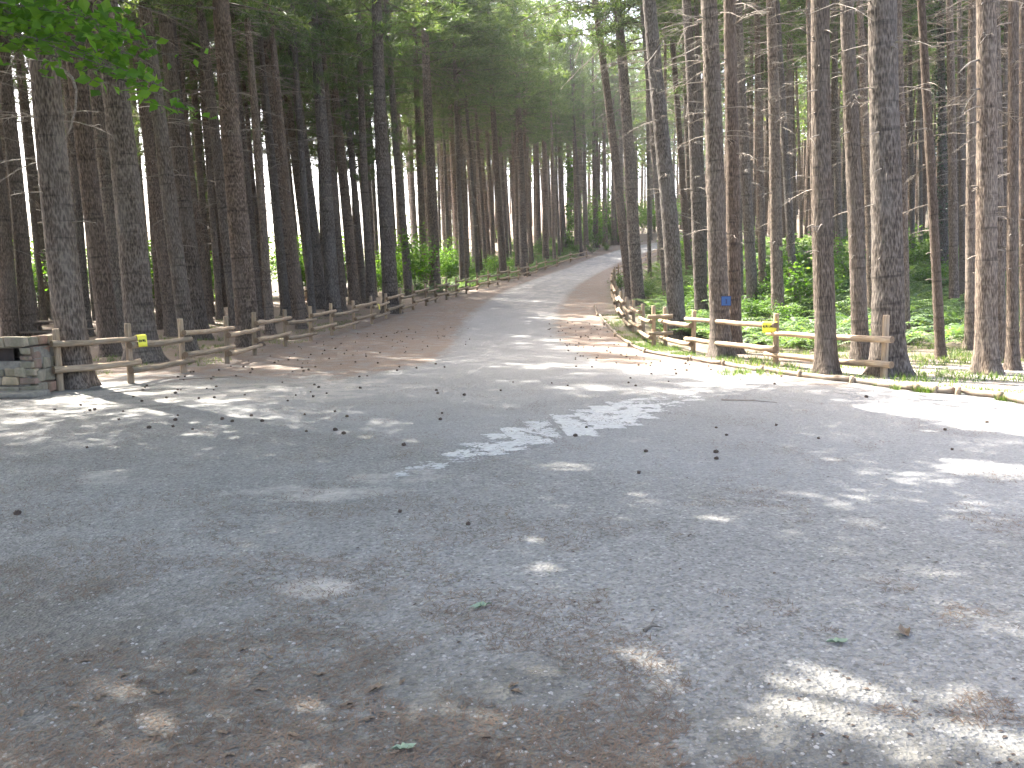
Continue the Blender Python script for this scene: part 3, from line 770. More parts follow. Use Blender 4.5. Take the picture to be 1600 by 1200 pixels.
# ------------------------------------------------------------------ log fences
def rail_mesh(a, b_, r, seed):
    rg = random.Random(seed); mb = MB(); n = 8; c = (Vector(a) + Vector(b_)) / 2; dv = Vector(b_) - Vector(a)
    pts = []; rad = []
    for i in range(n + 1):
        t = i / n
        off = Vector((0, rg.uniform(-.008, .008), rg.uniform(-.01, .01) - .018 * math.sin(math.pi * t)))
        pts.append(Vector(((t - .5) * dv.length, 0, 0)) + off); rad.append(r * (1 + rg.uniform(-.06, .06)) * (1.08 - .16 * t))
    mb.tube([tuple(p) for p in pts], rad, 12, 0, True, 1)
    me = mb.mesh('rail', True); me.materials.append(M['log']); me.materials.append(M['log_end']); return me, c, dv.to_track_quat('X', 'Z').to_euler()
def post_mesh(h, r, seed):
    rg = random.Random(seed); mb = MB()
    lx, ly = rg.uniform(-.02, .02), rg.uniform(-.02, .02)
    mb.tube([(0, 0, -.25), (0, 0, 0), (lx * .5, ly * .5, h * .5), (lx, ly, h - .02), (lx, ly, h)], [r * 1.05, r * 1.05, r, r * .97, r * .88], 12, 0, True, 0)
    me = mb.mesh('post', True); me.materials.append(M['log_up']); return me
def fence(name, label, pts, H, side, seed, start_high=True, over0=.16, over1=.16):
    """pts: post feet; side: +1 rails on the right of the walking direction"""
    rg = random.Random(seed)
    o = thing(name, label, 'fence', pts[0]); O = Vector(pts[0])
    n = len(pts); mid = []
    for i, p in enumerate(pts):
        p = Vector(p); pr = .060 if i < 14 else .056
        q = link('post', post_mesh(H * rg.uniform(.96, 1.04), pr, seed + i), None, o, p - O)
        q.rotation_euler = (0, 0, 0)
        mid.append(pr)
    out = []
    for i in range(n - 1):
        a, b_ = Vector(pts[i]), Vector(pts[i + 1]); dv = (b_ - a); hd = Vector((dv.x, dv.y, 0)).normalized()
        sd = Vector((hd.y, -hd.x, 0)) * side * (.066 + .05)
        hi_ = (i % 2 == 0) == start_high
        for lev in (.86, .39) if hi_ else (.71, .25):
            r = rg.uniform(.052, .062); s0 = over0 if i == 0 else .16; s1 = over1 if i == n - 2 else .16
            z = Vector((0, 0, lev + rg.uniform(-.02, .02)))
            me, c, eu = rail_mesh(a + z + sd - dv.normalized() * s0, b_ + z + sd + dv.normalized() * (s1 + rg.uniform(-.03, .06)), r, seed * 7 + i * 2 + int(lev * 10))
            q = link('rail', me, None, o, c - O); q.rotation_euler = eu; out.append((q, a + z + sd, b_ + z + sd, r, lev))
    return o, out
LFP = [Vector((x, y, tz(x, y))) for x, y in zip(LFX, LFY)]
for i in range(4):
    p = at(LF[i, 0], LF[i, 1]); LFP[i] = p
lf, lrails = fence('log_fence', 'long two-rail log fence along the left side of the road up to the bend', LFP, 1.13, 1, 100, True)
RFP = [Vector((x, y, tz(x, y))) for x, y in RF]
for i, (px, py) in enumerate([(1381, 590), (1212, 572), (1083, 552), (1040, 541)]): RFP[i] = at(px, py)
rf, rrails = fence('log_fence', 'two-rail log fence curving from the sunlit end post on the right up along the road', RFP, 1.13, -1, 300, False, .26)

# low edging of thin logs and stakes in front of the right fence
kb = thing('log_edging', 'low kerb of thin logs held by short stakes in front of the right fence', 'edging', KBP[4])
rk = random.Random(5)
for i in range(len(KBP) - 1):
    a, b_ = KBP[i], KBP[i + 1]
    r = .05 if i < 6 else .042
    za = Vector((0, 0, .055)); j = Vector((rk.uniform(-.05, .05), rk.uniform(-.03, .03), 0))
    me, c, eu = rail_mesh(a + za + j, b_ + za * rk.uniform(.8, 1.5) + (b_ - a).normalized() * .08 + j, r, 900 + i)
    me.materials.clear(); me.materials.append(M['log_old']); me.materials.append(M['log_end'])
    link('log', me, None, kb, c - KBP[4]).rotation_euler = eu
    mb = MB(); mb.tube([(0, 0, -.1), (0, 0, .06), (.008, 0, .125)], [.04, .04, .035], 8)
    me = mb.mesh('stake', True); me.materials.append(M['log'])
    dirv = (b_ - a).normalized(); sd = Vector((-abs(dirv.y) if i > 6 else -.3, -1, 0)).normalized() * .085
    link('stake', me, None, kb, b_ + sd - KBP[4])
    if i in (2, 4):
        mid = a.lerp(b_, .55); link('stake', me, None, kb, mid + sd - KBP[4])

# ------------------------------------------------------------------ yellow notices, blue sign
def notice(label, c, right, up, w, h, sag, seed, strokes):
    """thin plastic sheet folded over the rail, with a line of lettering"""
    n = right.cross(up).normalized()
    t = thing('notice_sign', label, 'notice', c)
    rg = random.Random(seed); nu, nv = 10, 6; vv = []; ff = []
    def surf(u, v):    # u 0..1 across, v 0..1 down
        bend = .012 * math.sin(u * 5 + seed) * v + .015 * (1 - v) ** 3 * -1 + .01 * v * v
        droop = sag * (u - .5) * v
        return right * ((u - .5) * w * (1 - .08 * v)) + up * (-(v) * h + droop) + n * bend
    for i in range(nu + 1):
        for j in range(nv + 1): vv.append(tuple(surf(i / nu, j / nv)))
    m_ = nv + 1
    for i in range(nu):
        for j in range(nv): ff.append((i * m_ + j, i * m_ + j + 1, (i + 1) * m_ + j + 1, (i + 1) * m_ + j))
    k = len(vv)   # flap folded back over the rail
    for i in range(nu + 1):
        p = Vector(surf(i / nu, 0)); vv.append(tuple(p + up * .02 - n * .04)); vv.append(tuple(p + up * .0 - n * .10))
    for i in range(nu):
        ff.append((i * m_, (i + 1) * m_, k + (i + 1) * 2, k + i * 2)); ff.append((k + i * 2, k + (i + 1) * 2, k + (i + 1) * 2 + 1, k + i * 2 + 1))
    me = bpy.data.meshes.new('sheet'); me.from_pydata(vv, [], ff); me.update(); me.materials.append(M['yellow'])
    me.polygons.foreach_set('use_smooth', [True] * len(ff))
    sh = link('sheet', me, None, t)
    so_ = sh.modifiers.new('thick', 'SOLIDIFY'); so_.thickness = .002
    mb = MB()
    for (u0, v0, u1, v1) in strokes:
        a, b_ = Vector(surf(u0, v0)) + n * .004, Vector(surf(u1, v1)) + n * .004
        d_ = (b_ - a).normalized(); s_ = d_.cross(n) * .0055; b0 = len(mb.v)
        for q in (a - s_, a + s_, b_ + s_, b_ - s_): mb.v.append(tuple(q))
        mb.f.append((b0, b0 + 1, b0 + 2, b0 + 3)); mb.m.append(0)
    if strokes:
        me = mb.mesh('lettering'); me.materials.append(M['ink']); link('lettering', me, None, sh)
    return t
def strokes_line(seed, v0, v1, words):
    """illegible hand lettering: upright and slanting strokes grouped as in the photo"""
    rg = random.Random(seed); out = []
    for (u0, u1, n) in words:
        st = (u1 - u0) / n
        for k in range(n):
            u = u0 + st * k; q = rg.random(); dv = rg.uniform(-.02, .02)
            if q < .45: out += [(u, v0 + dv, u, v1 + dv), (u, v1 + dv, u + st * .6, v1 + dv)]
            elif q < .75: out += [(u, v1 + dv, u + st * .3, v0 + dv), (u + st * .3, v0 + dv, u + st * .6, v1 + dv)]
            else: out += [(u, v0 + dv, u, v1 + dv), (u + st * .55, v0 + dv, u + st * .55, v1 + dv), (u, (v0 + v1) / 2, u + st * .55, (v0 + v1) / 2)]
    return out
def px_on(px, py, Y):
    w_ = ray(px, py); return Vector((w_.x * Y, Y, EYE + w_.z * Y))
def rail_right(r): return (r[2] - r[1]).normalized()
def rail_at_px(r, px):
    """point on a rail's axis that lies at photo column px"""
    best = min(range(201), key=lambda k: abs((lambda q: CX + F_PX * ((q - Vector((0, 0, EYE))).dot(cam_r) / (q - Vector((0, 0, EYE))).dot(fwd)))(r[1].lerp(r[2], k / 160.)) - px))
    return r[1].lerp(r[2], best / 160.)
def hang(label, rail, px, w, h, sag, seed, strokes, flip=1, face=None):
    p = rail_at_px(rail, px); rd = rail_right(rail) * flip; n = Vector((rd.y, -rd.x, 0)).normalized()
    if n.y > 0: n = -n
    up = Vector((0, 0, 1)); c = p + n * (rail[3] + .014) + up * (rail[3] * .95)
    if face is not None: rd = Vector(face).normalized(); c = c - Vector((0, .06, 0))
    return notice(label, c, Vector((rd.x, rd.y, rd.z)).normalized(), up, w, h, sag, seed, strokes)
hang('yellow notice sheet with smudged lettering folded over the first rail of the left fence', lrails[0], 219, .19, .21, .0, 2, strokes_line(4, .36, .56, [(.1, .46, 4), (.54, .9, 4)]))
hang('yellow notice sheet with a line of black lettering on the right fence', rrails[2], 1211, .30, .21, .03, 5, strokes_line(9, .28, .50, [(.05, .40, 5), (.46, .93, 6)]), -1, (.9, -.42, -.03))
hang('small far yellow notice on the left fence beside the broad black trunk', lrails[18], 590, .14, .2, .0, 3, [])
t_, p_, ax_, rad_ = NAMED[(1127, 558)]
c_ = px_on(1130, 470, p_.y) ; 
bs = thing('trail_sign', 'small square blue sign with a dark upright mark nailed to a grey pine trunk', 'sign', c_ + Vector((0, -rad_ - .045, 0)))
mb = MB(); mb.box((0, 0, 0), (.21, .012, .205)); me = mb.mesh('plate'); me.materials.append(M['blue']); pl = link('plate', me, None, bs)
bv = pl.modifiers.new('b', 'BEVEL'); bv.width = .003
mb = MB()
for c, s in (((0, 0, .1065), (.23, .02, .012)), ((0, 0, -.1065), (.23, .02, .012)), ((-.109, 0, 0), (.012, .02, .2)), ((.109, 0, 0), (.012, .02, .2))): mb.box(c, s)
me = mb.mesh('frame'); me.materials.append(M['blue_dark']); link('frame', me, None, bs)
mb = MB(); mb.box((.005, -.009, -.012), (.034, .006, .11)); mb.box((-.012, -.009, .03), (.022, .006, .016)); me = mb.mesh('mark'); me.materials.append(M['blue_dark']); link('mark', me, None, bs)
mb = MB(); mb.box((0, .028, 0), (.05, .05, .12)); me = mb.mesh('batten'); me.materials.append(M['log_old']); link('batten', me, None, bs)

# ------------------------------------------------------------------ stone barbecue
bb = at(66, 618); bx0 = bb.x; Yb = bb.y
bx0 -= .1
bq = thing('stone_barbecue', 'low masonry barbecue of rough stones with a dark iron-backed opening at the left edge', 'barbecue', (bx0, Yb, 0))
rb = random.Random(4)
mb = MB()
W = 2.3
mb.box((-W / 2 - .12, .52, .3), (W, .9, .56)); mb.box((-W / 2 - .18, .55, .86), (W - .1, .84, .12))
mb.box((-.16, .55, .66), (.18, .8, .3)); mb.box((-W / 2 - .2, .90, .68), (W - .2, .14, .34))
me = mb.mesh('core'); me.materials.append(M['mortar']); link('core', me, None, bq)
def stone_part(c, s, mat):
    bm_ = MB(); nx, nz_ = 3, 3
    bm_.box((0, 0, 0), s, 0, None, min(s) * .12, rb)
    me = bm_.mesh('stone'); me.materials.append(mat)
    o = link('stone', me, None, bq, c); b = o.modifiers.new('round', 'BEVEL'); b.width = min(s) * .14; b.segments = 2
def course(z0, z1, x0, x1, pick=None, wmin=.16, wmax=.34, y=0.125):
    x = x1
    while x > x0 + .08:
        w_ = rb.uniform(wmin, wmax); w_ = min(w_, x - x0)
        mt = rb.choice([M['stone']] * 5 + [M['stone_red'], M['stone_pale']]) if pick is None else pick
        stone_part((x - w_ / 2, y + rb.uniform(-.02, .02), (z0 + z1) / 2), (w_ - .018, .2, (z1 - z0) - .012 + rb.uniform(-.03, .015)), mt); x -= w_
course(.0, .17, -W, .02, None, .25, .5, .10); course(.17, .31, -W, -.01, None, .2, .4, .115); course(.31, .46, -W, -.03, None, .16, .36, .12)
for z0, z1, pk in ((.46, .58, M['stone']), (.58, .68, M['stone_red']), (.68, .82, M['stone'])):
    course(z0, z1, -.27, -.05 - (z0 - .4) * .2, pk, .14, .24)
course(.82, 1.0, -W, -.12, M['stone'], .3, .5)
for k in range(3):      # side face
    for z0, z1 in ((.0, .2), (.2, .42), (.42, .62), (.62, .82), (.82, 1.0)):
        stone_part((-.08 - z0 * .13, .25 + k * .28, (z0 + z1) / 2), (.17, .26, z1 - z0 - .016), rb.choice([M['stone'], M['stone'], M['stone_red']]))
stone_part((-.26, .10, .40), (.17, .22, .17), M['stone_pale'])
mb = MB(); mb.box((-1.4, .22, .64), (1.9, .02, .37)); me = mb.mesh('iron_plate'); me.materials.append(M['rust']); link('iron_plate', me, None, bq)
# concrete apron
mb = MB(); mb.box((-1.3, -.12, .03), (2.9, .55, .09), 0, None, .02, rb); me = mb.mesh('apron'); me.materials.append(M['mortar'])
ap = link('apron', me, None, bq); b = ap.modifiers.new('round', 'BEVEL'); b.width = .03; b.segments = 2

# ------------------------------------------------------------------ picnic tables, stumps
def picnic_table(p, rz, label):
    t = thing('picnic_table', label, 'picnic table', p, 'picnic tables in the left wood'); t.rotation_euler = (0, 0, rz)
    def part(n, bxs):
        mb = MB()
        for c, s, r in bxs: mb.box(c, s, 0, r)
        me = mb.mesh(n); me.materials.append(M['table_wood']); link(n, me, None, t)
    for k in range(4): part('table_plank', [((0, -.30 + k * .2, .76), (1.9, .185, .055), None)])
    for s in (-1, 1):
        for k in range(2): part('bench_plank', [((0, s * (.66 + k * .16), .45), (1.9, .145, .05), None)])
    for x in (-.65, .65):
        part('leg', [((x, -.36, .36), (.1, .08, .80), Matrix.Rotation(R(-24), 3, 'X'))]); part('leg', [((x, .36, .36), (.1, .08, .80), Matrix.Rotation(R(24), 3, 'X'))])
        part('cross_beam', [((x + .085, 0, .39), (.06, 1.6, .1), None)]); part('cross_beam', [((x + .085, 0, .69), (.06, .74, .1), None)])
    return t
for px, py, rz, lab in ((93, 538, .25, 'dark wooden picnic table partly hidden by the big flaking trunk'), (248, 492, -.2, 'far picnic table between two pines in front of the dark green bush'),
                        (478, 478, .5, 'picnic table by the pale stumps under the lit green shrub')):
    p = at(px, py); picnic_table(p, rz, lab)
for px, py, lab in ((481, 470, 'short pale wooden stump left of a thin dark pine in the left wood'), (494, 468, 'short pale wooden stump right of a thin dark pine in the left wood')):
    p = at(px, py); mb = MB(); mb.tube([(0, 0, -.1), (0, 0, .5), (.02, 0, .74)], [.17, .16, .15], 12, 0, True, 1)
    me = mb.mesh('stump', True); me.materials.append(M['log']); me.materials.append(M['log']); o = link('stump', me, None, None, p); tag(o, lab, 'stump', 'pale stumps by the picnic table')
for k, (p0, p1, lab) in enumerate((((1008, 417), (1040, 437), 'sunlit thin log lying on the far bank right of the road, upper one'), ((1008, 435), (1044, 455), 'thin log lying on the far bank right of the road, lower one'))):
    a, b_ = at(*p0), at(*p1); 
    z = Vector((0, 0, .12)); mb = MB(); c = (a + b_) / 2
    pts = [a.lerp(b_, i / 4) for i in range(5)]; pts = [Vector((q.x, q.y, tz(q.x, q.y))) + z for q in pts]
    mb.tube([tuple(q - c) for q in pts], [.1, .1, .095, .09, .08], 8); me = mb.mesh('fallen_log', True); me.materials.append(M['log']); o = link('fallen_log', me, None, None, c); tag(o, lab, 'log', 'logs on the far bank')

# ------------------------------------------------------------------ shrubs, saplings, vine, ivy
def leaf_cloud(rg, centers, size, up=.3):
    """folded leaves: two triangles either side of the midrib"""
    n = len(centers); D = rg.normal(0, 1, (n, 3)); D[:, 2] = D[:, 2] * .5 - .15; D /= np.linalg.norm(D, axis=1)[:, None]
    nrm = rg.normal(0, .55, (n, 3)); nrm[:, 2] += 1
    S = np.cross(D, nrm); S /= np.linalg.norm(S, axis=1)[:, None]
    nn = np.cross(S, D); l = size * rg.uniform(.7, 1.3, (n, 1))
    a = centers; c = centers + D * l; m1 = centers + D * l * .45 + S * l * .34 + nn * l * .08; m2 = centers + D * l * .45 - S * l * .34 + nn * l * .08
    return np.stack([a, m1, c, m2], 1).reshape(-1, 3)
def shrub_mesh(seed, h, r, nl, size, stems=9):
    rg = np.random.default_rng(seed); mb = MB(); cs = []
    for s in range(stems):
        az = rg.uniform(0, 6.28); out = r * rg.uniform(.3, 1.0); hh = h * rg.uniform(.55, 1.0)
        f = lambda t: np.array([math.cos(az) * out * t ** 1.3, math.sin(az) * out * t ** 1.3, hh * t - .15 * out * t * t])
        mb.tube([tuple(f(t)) for t in (0, .35, .7, 1)], [.016, .012, .008, .003], 4, 0, False)
        k = nl // stems; t = rg.uniform(.25, 1.03, k) ** .8
        base = np.array([f(q) for q in t]); cl = rg.normal(0, 1, (k, 3)) * np.array([.22, .22, .14]) * r
        cs.append(base + cl)
    lv = leaf_cloud(rg, np.concatenate(cs), size)
    lv[:, 2] = np.maximum(lv[:, 2], .03)
    v1, f1 = mb.arrays(); f1 = np.array(f1); return v1, f1, lv
def shrub_parts(seed, h, r, nl, size, leafm):
    v1, f1, lv = shrub_mesh(seed, h, r, nl, size)
    s = mesh_np('stems', v1, [f1], True); s.materials.append(M['bark_leaf'])
    f = mesh_np('foliage', lv, [np.arange(len(lv)).reshape(-1, 4)]); f.materials.append(leafm)
    return s, f
SH = [shrub_parts(s, 1.5, .9, 1000, .11, M['shrub']) for s in (51, 52, 53, 54)]
SHB = [shrub_parts(s, 3.2, 1.5, 1900, .15, M['vine']) for s in (61, 62, 63)]
def shrub(p, k, sc, label, grp, big=False, name='shrub'):
    t = thing(name, label, 'shrub', p, grp); t.rotation_euler = (0, 0, rt.uniform(0, 6.28)); t.scale = (sc, sc, sc)
    a, b_ = (SHB if big else SH)[k % (3 if big else 4)]
    link('stems', a, None, t); link('foliage', b_, None, t); return t
GS = 'sunlit shrubs along the far edge of the left wood'
rs = random.Random(12)
for k in range(95):
    x = rs.uniform(-40, -4); y = min(56 + (x + 14) * 1.25, 62) + rs.uniform(-13, 0)
    if y < 30 or not free(x, y, .6): continue
    shrub(Vector((x, y, tz(x, y))), k, rs.uniform(.7, 1.35), 'bright green backlit shrub at the far edge of the left wood', GS, True)
GM = 'green shrubs under the pines left of the climbing road'
for k, (px, py, sc) in enumerate([(650, 440, .8), (665, 430, .9), (705, 436, .9), (715, 420, .8), (735, 418, .9), (755, 415, 1.), (772, 430, .9), (780, 418, 1.1), (802, 420, .9), (810, 412, .8), (835, 410, .9), (846, 400, 1), (862, 402, .9),
                                  (872, 398, .9), (890, 392, 1.1), (905, 388, 1.2), (918, 385, 1.), (930, 388, 1.1), (942, 382, 1.2), (955, 378, 1.2), (966, 382, 1.), (900, 398, .7), (925, 396, .6), (948, 392, .6)]):
    p = at(px, py, 112); shrub(p, k, sc * (1.25 if px > 880 else 1.0), 'leafy green shrub growing under the pines left of the climbing road', GM)
for k, (px, py, sc) in enumerate([(912, 386, 1.1), (930, 383, 1.3), (948, 379, 1.5), (962, 376, 1.3), (985, 370, 1.5), (1003, 366, 1.6), (1018, 364, 1.5), (1035, 362, 1.6), (1052, 362, 1.4)]):
    p = at(px, py, 128); shrub(p, k, sc, 'leafy green shrub growing under the pines left of the climbing road', GM, True)
for k in range(46):
    y = rs.uniform(56, 112); x = np.interp(y, LFY, LFX) - rs.uniform(1, 12)
    shrub(Vector((x, y, tz(x, y))), k, rs.uniform(.7, 1.4), 'leafy green shrub growing under the pines left of the climbing road', GM)
GR = 'shrubs among the ferns in the right wood'
for k, (px, py, sc, lab) in enumerate([(1255, 492, 1.5, 'tall leafy shrub right of the slim crooked pine'), (1262, 470, 1.7, None), (1240, 470, 1.4, None), (1180, 508, .7, 'low leafy shrub behind the yellow notice on the right fence'),
        (1225, 515, .7, None), (1150, 500, .6, None), (1195, 490, .9, None), (1080, 500, .7, 'small leafy shrub between the two bright leaning trunks'), (1070, 478, .9, None), (1105, 478, .9, None), (1015, 470, .7, None), (970, 455, .8, 'dark shrub behind the fence where it meets the road'), (1300, 470, .9, None), (1330, 450, 1.1, None), (1450, 420, 1.2, None),
        (1420, 430, 1., None), (1590, 440, 1.4, None), (1395, 420, 1.3, None), (1270, 440, 1.4, None), (1210, 455, 1.2, None)]):
    p = at(px, py, 110); shrub(p, k, sc, lab or 'leafy green shrub growing among the ferns in the right wood', GR)
for k in range(30):
    y = rs.uniform(34, 85); x = np.interp(y, RF[:, 1], RF[:, 0]) + rs.uniform(2.5, 24)
    shrub(Vector((x, y, tz(x, y))), k, rs.uniform(.7, 1.5), 'leafy green shrub growing among the ferns in the right wood', GR)
def leafy_column(name, label, cat, p, h, r, n, size, mat, seed, stem=.05, lean=Vector((0, 0, 1))):
    rg = np.random.default_rng(seed); z = h * rg.random(n) ** .9; a = rg.uniform(0, 6.28, n)
    rr = r * (.55 + .45 * rg.random(n)) * (1.1 - .5 * z / h) * (1 + .5 * np.sin(z * 2.3 + seed))
    cs = np.stack([np.cos(a) * rr + lean.x * z, np.sin(a) * rr, z], -1); lv = leaf_cloud(rg, cs, size)
    return lv
p = at(893, 392, 112)
vt = thing('vine_sapling', 'tall bright green sunlit vine climbing beside a black pine left of the road', 'vine', p)
lv = leafy_column('', '', '', p, 11.0, .75, 2600, .26, M['vine'], 3)
f = mesh_np('foliage', lv, [np.arange(len(lv)).reshape(-1, 4)]); f.materials.append(M['vine']); link('foliage', f, None, vt)
mb = MB(); mb.tube([(0, 0, -.1), (.1, 0, 4), (0, .1, 10.4)], [.07, .05, .02], 6); me = mb.mesh('stem', True); me.materials.append(M['bark_leaf']); link('stem', me, None, vt)
for k, (px, py, h) in enumerate([(920, 386, 7), (938, 380, 6), (955, 376, 8), (972, 380, 7)]):
    p = at(px, py, 118); tt = thing('broadleaf_sapling', ['leafy broadleaf sapling just right of the bright vine left of the road bend', 'second leafy sapling from the bright vine left of the road bend', 'third and tallest leafy sapling from the bright vine by the road bend', 'leafy sapling nearest the road at the bend, farthest from the vine'][k], 'sapling', p, 'broadleaf saplings by the road bend')
    rg = np.random.default_rng(90 + k); n = 1700
    c = rg.normal(0, 1, (n, 3)) * np.array([1.1, 1.1, h * .22]) + np.array([0, 0, h * .55]); c[:, 2] = np.clip(c[:, 2], .3, h)
    lv = leaf_cloud(rg, c, .24); f = mesh_np('foliage', lv, [np.arange(len(lv)).reshape(-1, 4)]); f.materials.append(M['shrub']); link('foliage', f, None, tt)
    mb = MB(); mb.tube([(0, 0, -.1), (.1, 0, h * .5), (0, .1, h * .9)], [.06, .045, .015], 6)
    for q in range(8): 
        a = rg.uniform(0, 6.28); z = h * rg.uniform(.3, .8); mb.tube([(.05, 0, z), (math.cos(a) * .9, math.sin(a) * .9, z + .5)], [.02, .006], 4, 0, False)
    me = mb.mesh('trunk', True); me.materials.append(M['bark_leaf']); link('trunk', me, None, tt)
# ivy on its pine
t, p, ax, rad = NAMED[(1475, 432)]
lv = leafy_column('', '', '', p, 13, rad + .16, 2600, .12, M['ivy'], 7)
f = mesh_np('ivy', lv, [np.arange(len(lv)).reshape(-1, 4)]); f.materials.append(M['ivy']); o = link('ivy', f, None, t); o['label'] = 'dark glossy ivy sheathing the trunk'

# openings in the broadleaf crowns: the places on the clearing that the sun reaches
FLECKS = [(1345, 1112, .33), (1395, 1128, .17), (1290, 1082, .12), (1185, 1150, .09), (1040, 1050, .15), (1000, 1018, .12), (960, 911, .13), (845, 893, .14), (890, 930, .13), (150, 1100, .24), (195, 1045, .14), (130, 1140, .16),
          (1485, 1080, .11), (1590, 1170, .14), (1355, 815, .2), (1560, 735, .5), (1450, 745, .25), (1340, 890, .16), (1400, 912, .18), (1570, 970, .3), (530, 1078, .14), (170, 748, .35), (100, 700, .35), (250, 640, .5), (600, 668, .4), (560, 635, .5),
          (800, 645, .35), (880, 728, .3), (1500, 650, .7), (1580, 665, .7), (1420, 640, .6), (440, 600, .5), (1500, 910, .2), (700, 1100, .13), (320, 600, .5), (740, 575, .5), (90, 1190, .25)]
FLK = [(at(a, b), r) for a, b, r in FLECKS]
def opened(c, org):
    keep = np.ones(len(c), bool); w = c + np.array(org); sd = np.array(to_sun)
    for p, r in FLK:
        v = w - np.array(p); t = v @ sd; q = v - t[:, None] * sd
        keep &= (q ** 2).sum(1) > (r * .95) ** 2
    return c[keep]

# broadleaf tree whose branch hangs into the top left corner
bt_p = Vector((-7.6, 8.6, tz(-7.6, 8.6)))
bt = thing('broadleaf_tree', 'broadleaf tree whose bright green leafy branch hangs into the top left corner', 'tree', bt_p)
mb = MB(); mb.tube([(0, 0, -.2), (.02, 0, 0), (.05, .05, 2), (.2, .0, 5), (.3, -.1, 8.5), (.4, 0, 12)], [.34, .27, .23, .19, .14, .05], 12)
me = mb.mesh('trunk', True); me.materials.append(M['bark_leaf']); link('trunk', me, None, bt)
rg = np.random.default_rng(15); mb = MB(); cs = []
def limb(a, b_, sag, r, nl, spread):
    a = np.array(a, float); b_ = np.array(b_, float)
    f = lambda t: a + (b_ - a) * t + np.array([0, 0, -sag * (t * t) + sag * t * .4])
    mb.tube([tuple(f(t)) for t in (0, .25, .5, .75, 1)], [r, r * .75, r * .5, r * .3, r * .1], 5, 0, False)
    for q in range(12):
        t = rg.uniform(.3, 1); p0 = f(t); d_ = rg.normal(0, 1, 3) * np.array([.5, .5, .25]); p1 = p0 + d_ * spread * 1.6
        mb.tube([tuple(p0), tuple((p0 + p1) / 2 + np.array([0, 0, .03])), tuple(p1)], [r * .2, r * .14, r * .05], 3, 0, False)
        k = nl // 12
        if not k: continue
        tt_ = rg.uniform(.2, 1.1, (k, 1)); cs.append(p0 + (p1 - p0) * tt_ + rg.normal(0, .09, (k, 3)))
# limbs entering the view (targets given as places 9-10 m out, 4-5 m up)
for (px, py, Y, nl, sg, sp) in ((250, 100, 9.6, 120, .4, .25), (215, 95, 9.2, 90, .3, .22), (150, 10, 8.6, 220, .2, .35), (60, 20, 9.0, 210, .25, .35), (130, 42, 9.3, 240, .3, .35), (190, 25, 9.6, 220, .3, .35), (235, 60, 9.9, 170, .4, .3), (305, 128, 10.1, 95, .5, .17), (300, 10, 9.8, 150, .3, .3), (180, 70, 9.4, 110, .4, .22), (95, 40, 8.8, 170, .3, .3), (280, 60, 10.2, 70, .4, .2), (20, 10, 9.0, 150, .2, .3)):
    q = px_on(px, py, Y) - bt_p; limb((.15, 0, rg.uniform(4.6, 5.6)), tuple(q), sg, .03, nl, sp)
nsmall = sum(len(c) for c in cs)
for k in range(62):          # the wide crown that shades the clearing, above the view
    az = rg.uniform(0, 6.283); ln = (7.4 + 3.0 * max(0, math.cos(az)) ** 2) * math.sqrt(rg.uniform(.1, 1)); z0 = rg.uniform(5.5, 9.5)
    ex, ey = math.cos(az) * ln + 1.6, math.sin(az) * ln * .9 - .6
    zmin = max(7.0, .37 * (bt_p.y + ey) + 2.6); z1 = rg.uniform(zmin + .3, max(zmin + 1.0, 11.5 - .25 * ln))
    if z1 < z0 - .5: z0 = z1 - .5
    limb((.2, 0, z0), (ex, ey, z1), -.2, .05, 0, .3)
    for q in range(13):
        c0 = np.array([.2, 0, z0]) * .0 + np.array([ex, ey, z1]) * 1.0 + (np.array([.2, 0, z0]) - np.array([ex, ey, z1])) * rg.uniform(0, .62) + rg.normal(0, .55, 3) * np.array([1, 1, .5])
        c0[2] = max(c0[2], .37 * (bt_p.y + c0[1]) + 2.4)
        cs.append(c0 + rg.normal(0, 1, (36, 3)) * np.array([.30, .30, .14]))
for k in range(26):
    ex, ey = rg.uniform(1.6, 7.6), rg.uniform(-2.6, 1.8); z1 = rg.uniform(7.6, 10.2)
    limb((.25, 0, 7.0), (ex, ey, z1), -.3, .05, 0, .3)
    for q in range(9): cs.append(np.array([ex, ey, z1]) + rg.normal(0, .6, 3) * np.array([1, 1, .4]) + rg.normal(0, 1, (36, 3)) * np.array([.3, .3, .14]))
v1, f1 = mb.arrays(); me = mesh_np('branch', v1, [np.array(f1)], True); me.materials.append(M['bark_leaf']); link('branch', me, None, bt)
allc = np.concatenate(cs[:]); big_ = opened(allc[nsmall:], bt_p); allc = np.concatenate([allc[:nsmall], big_]); lv = np.concatenate([leaf_cloud(rg, allc[:nsmall], .135), leaf_cloud(rg, allc[nsmall:], .17)]); f = mesh_np('crown', lv, [np.arange(len(lv)).reshape(-1, 4)]); f.materials.append(M['leaves']); link('crown', f, None, bt)

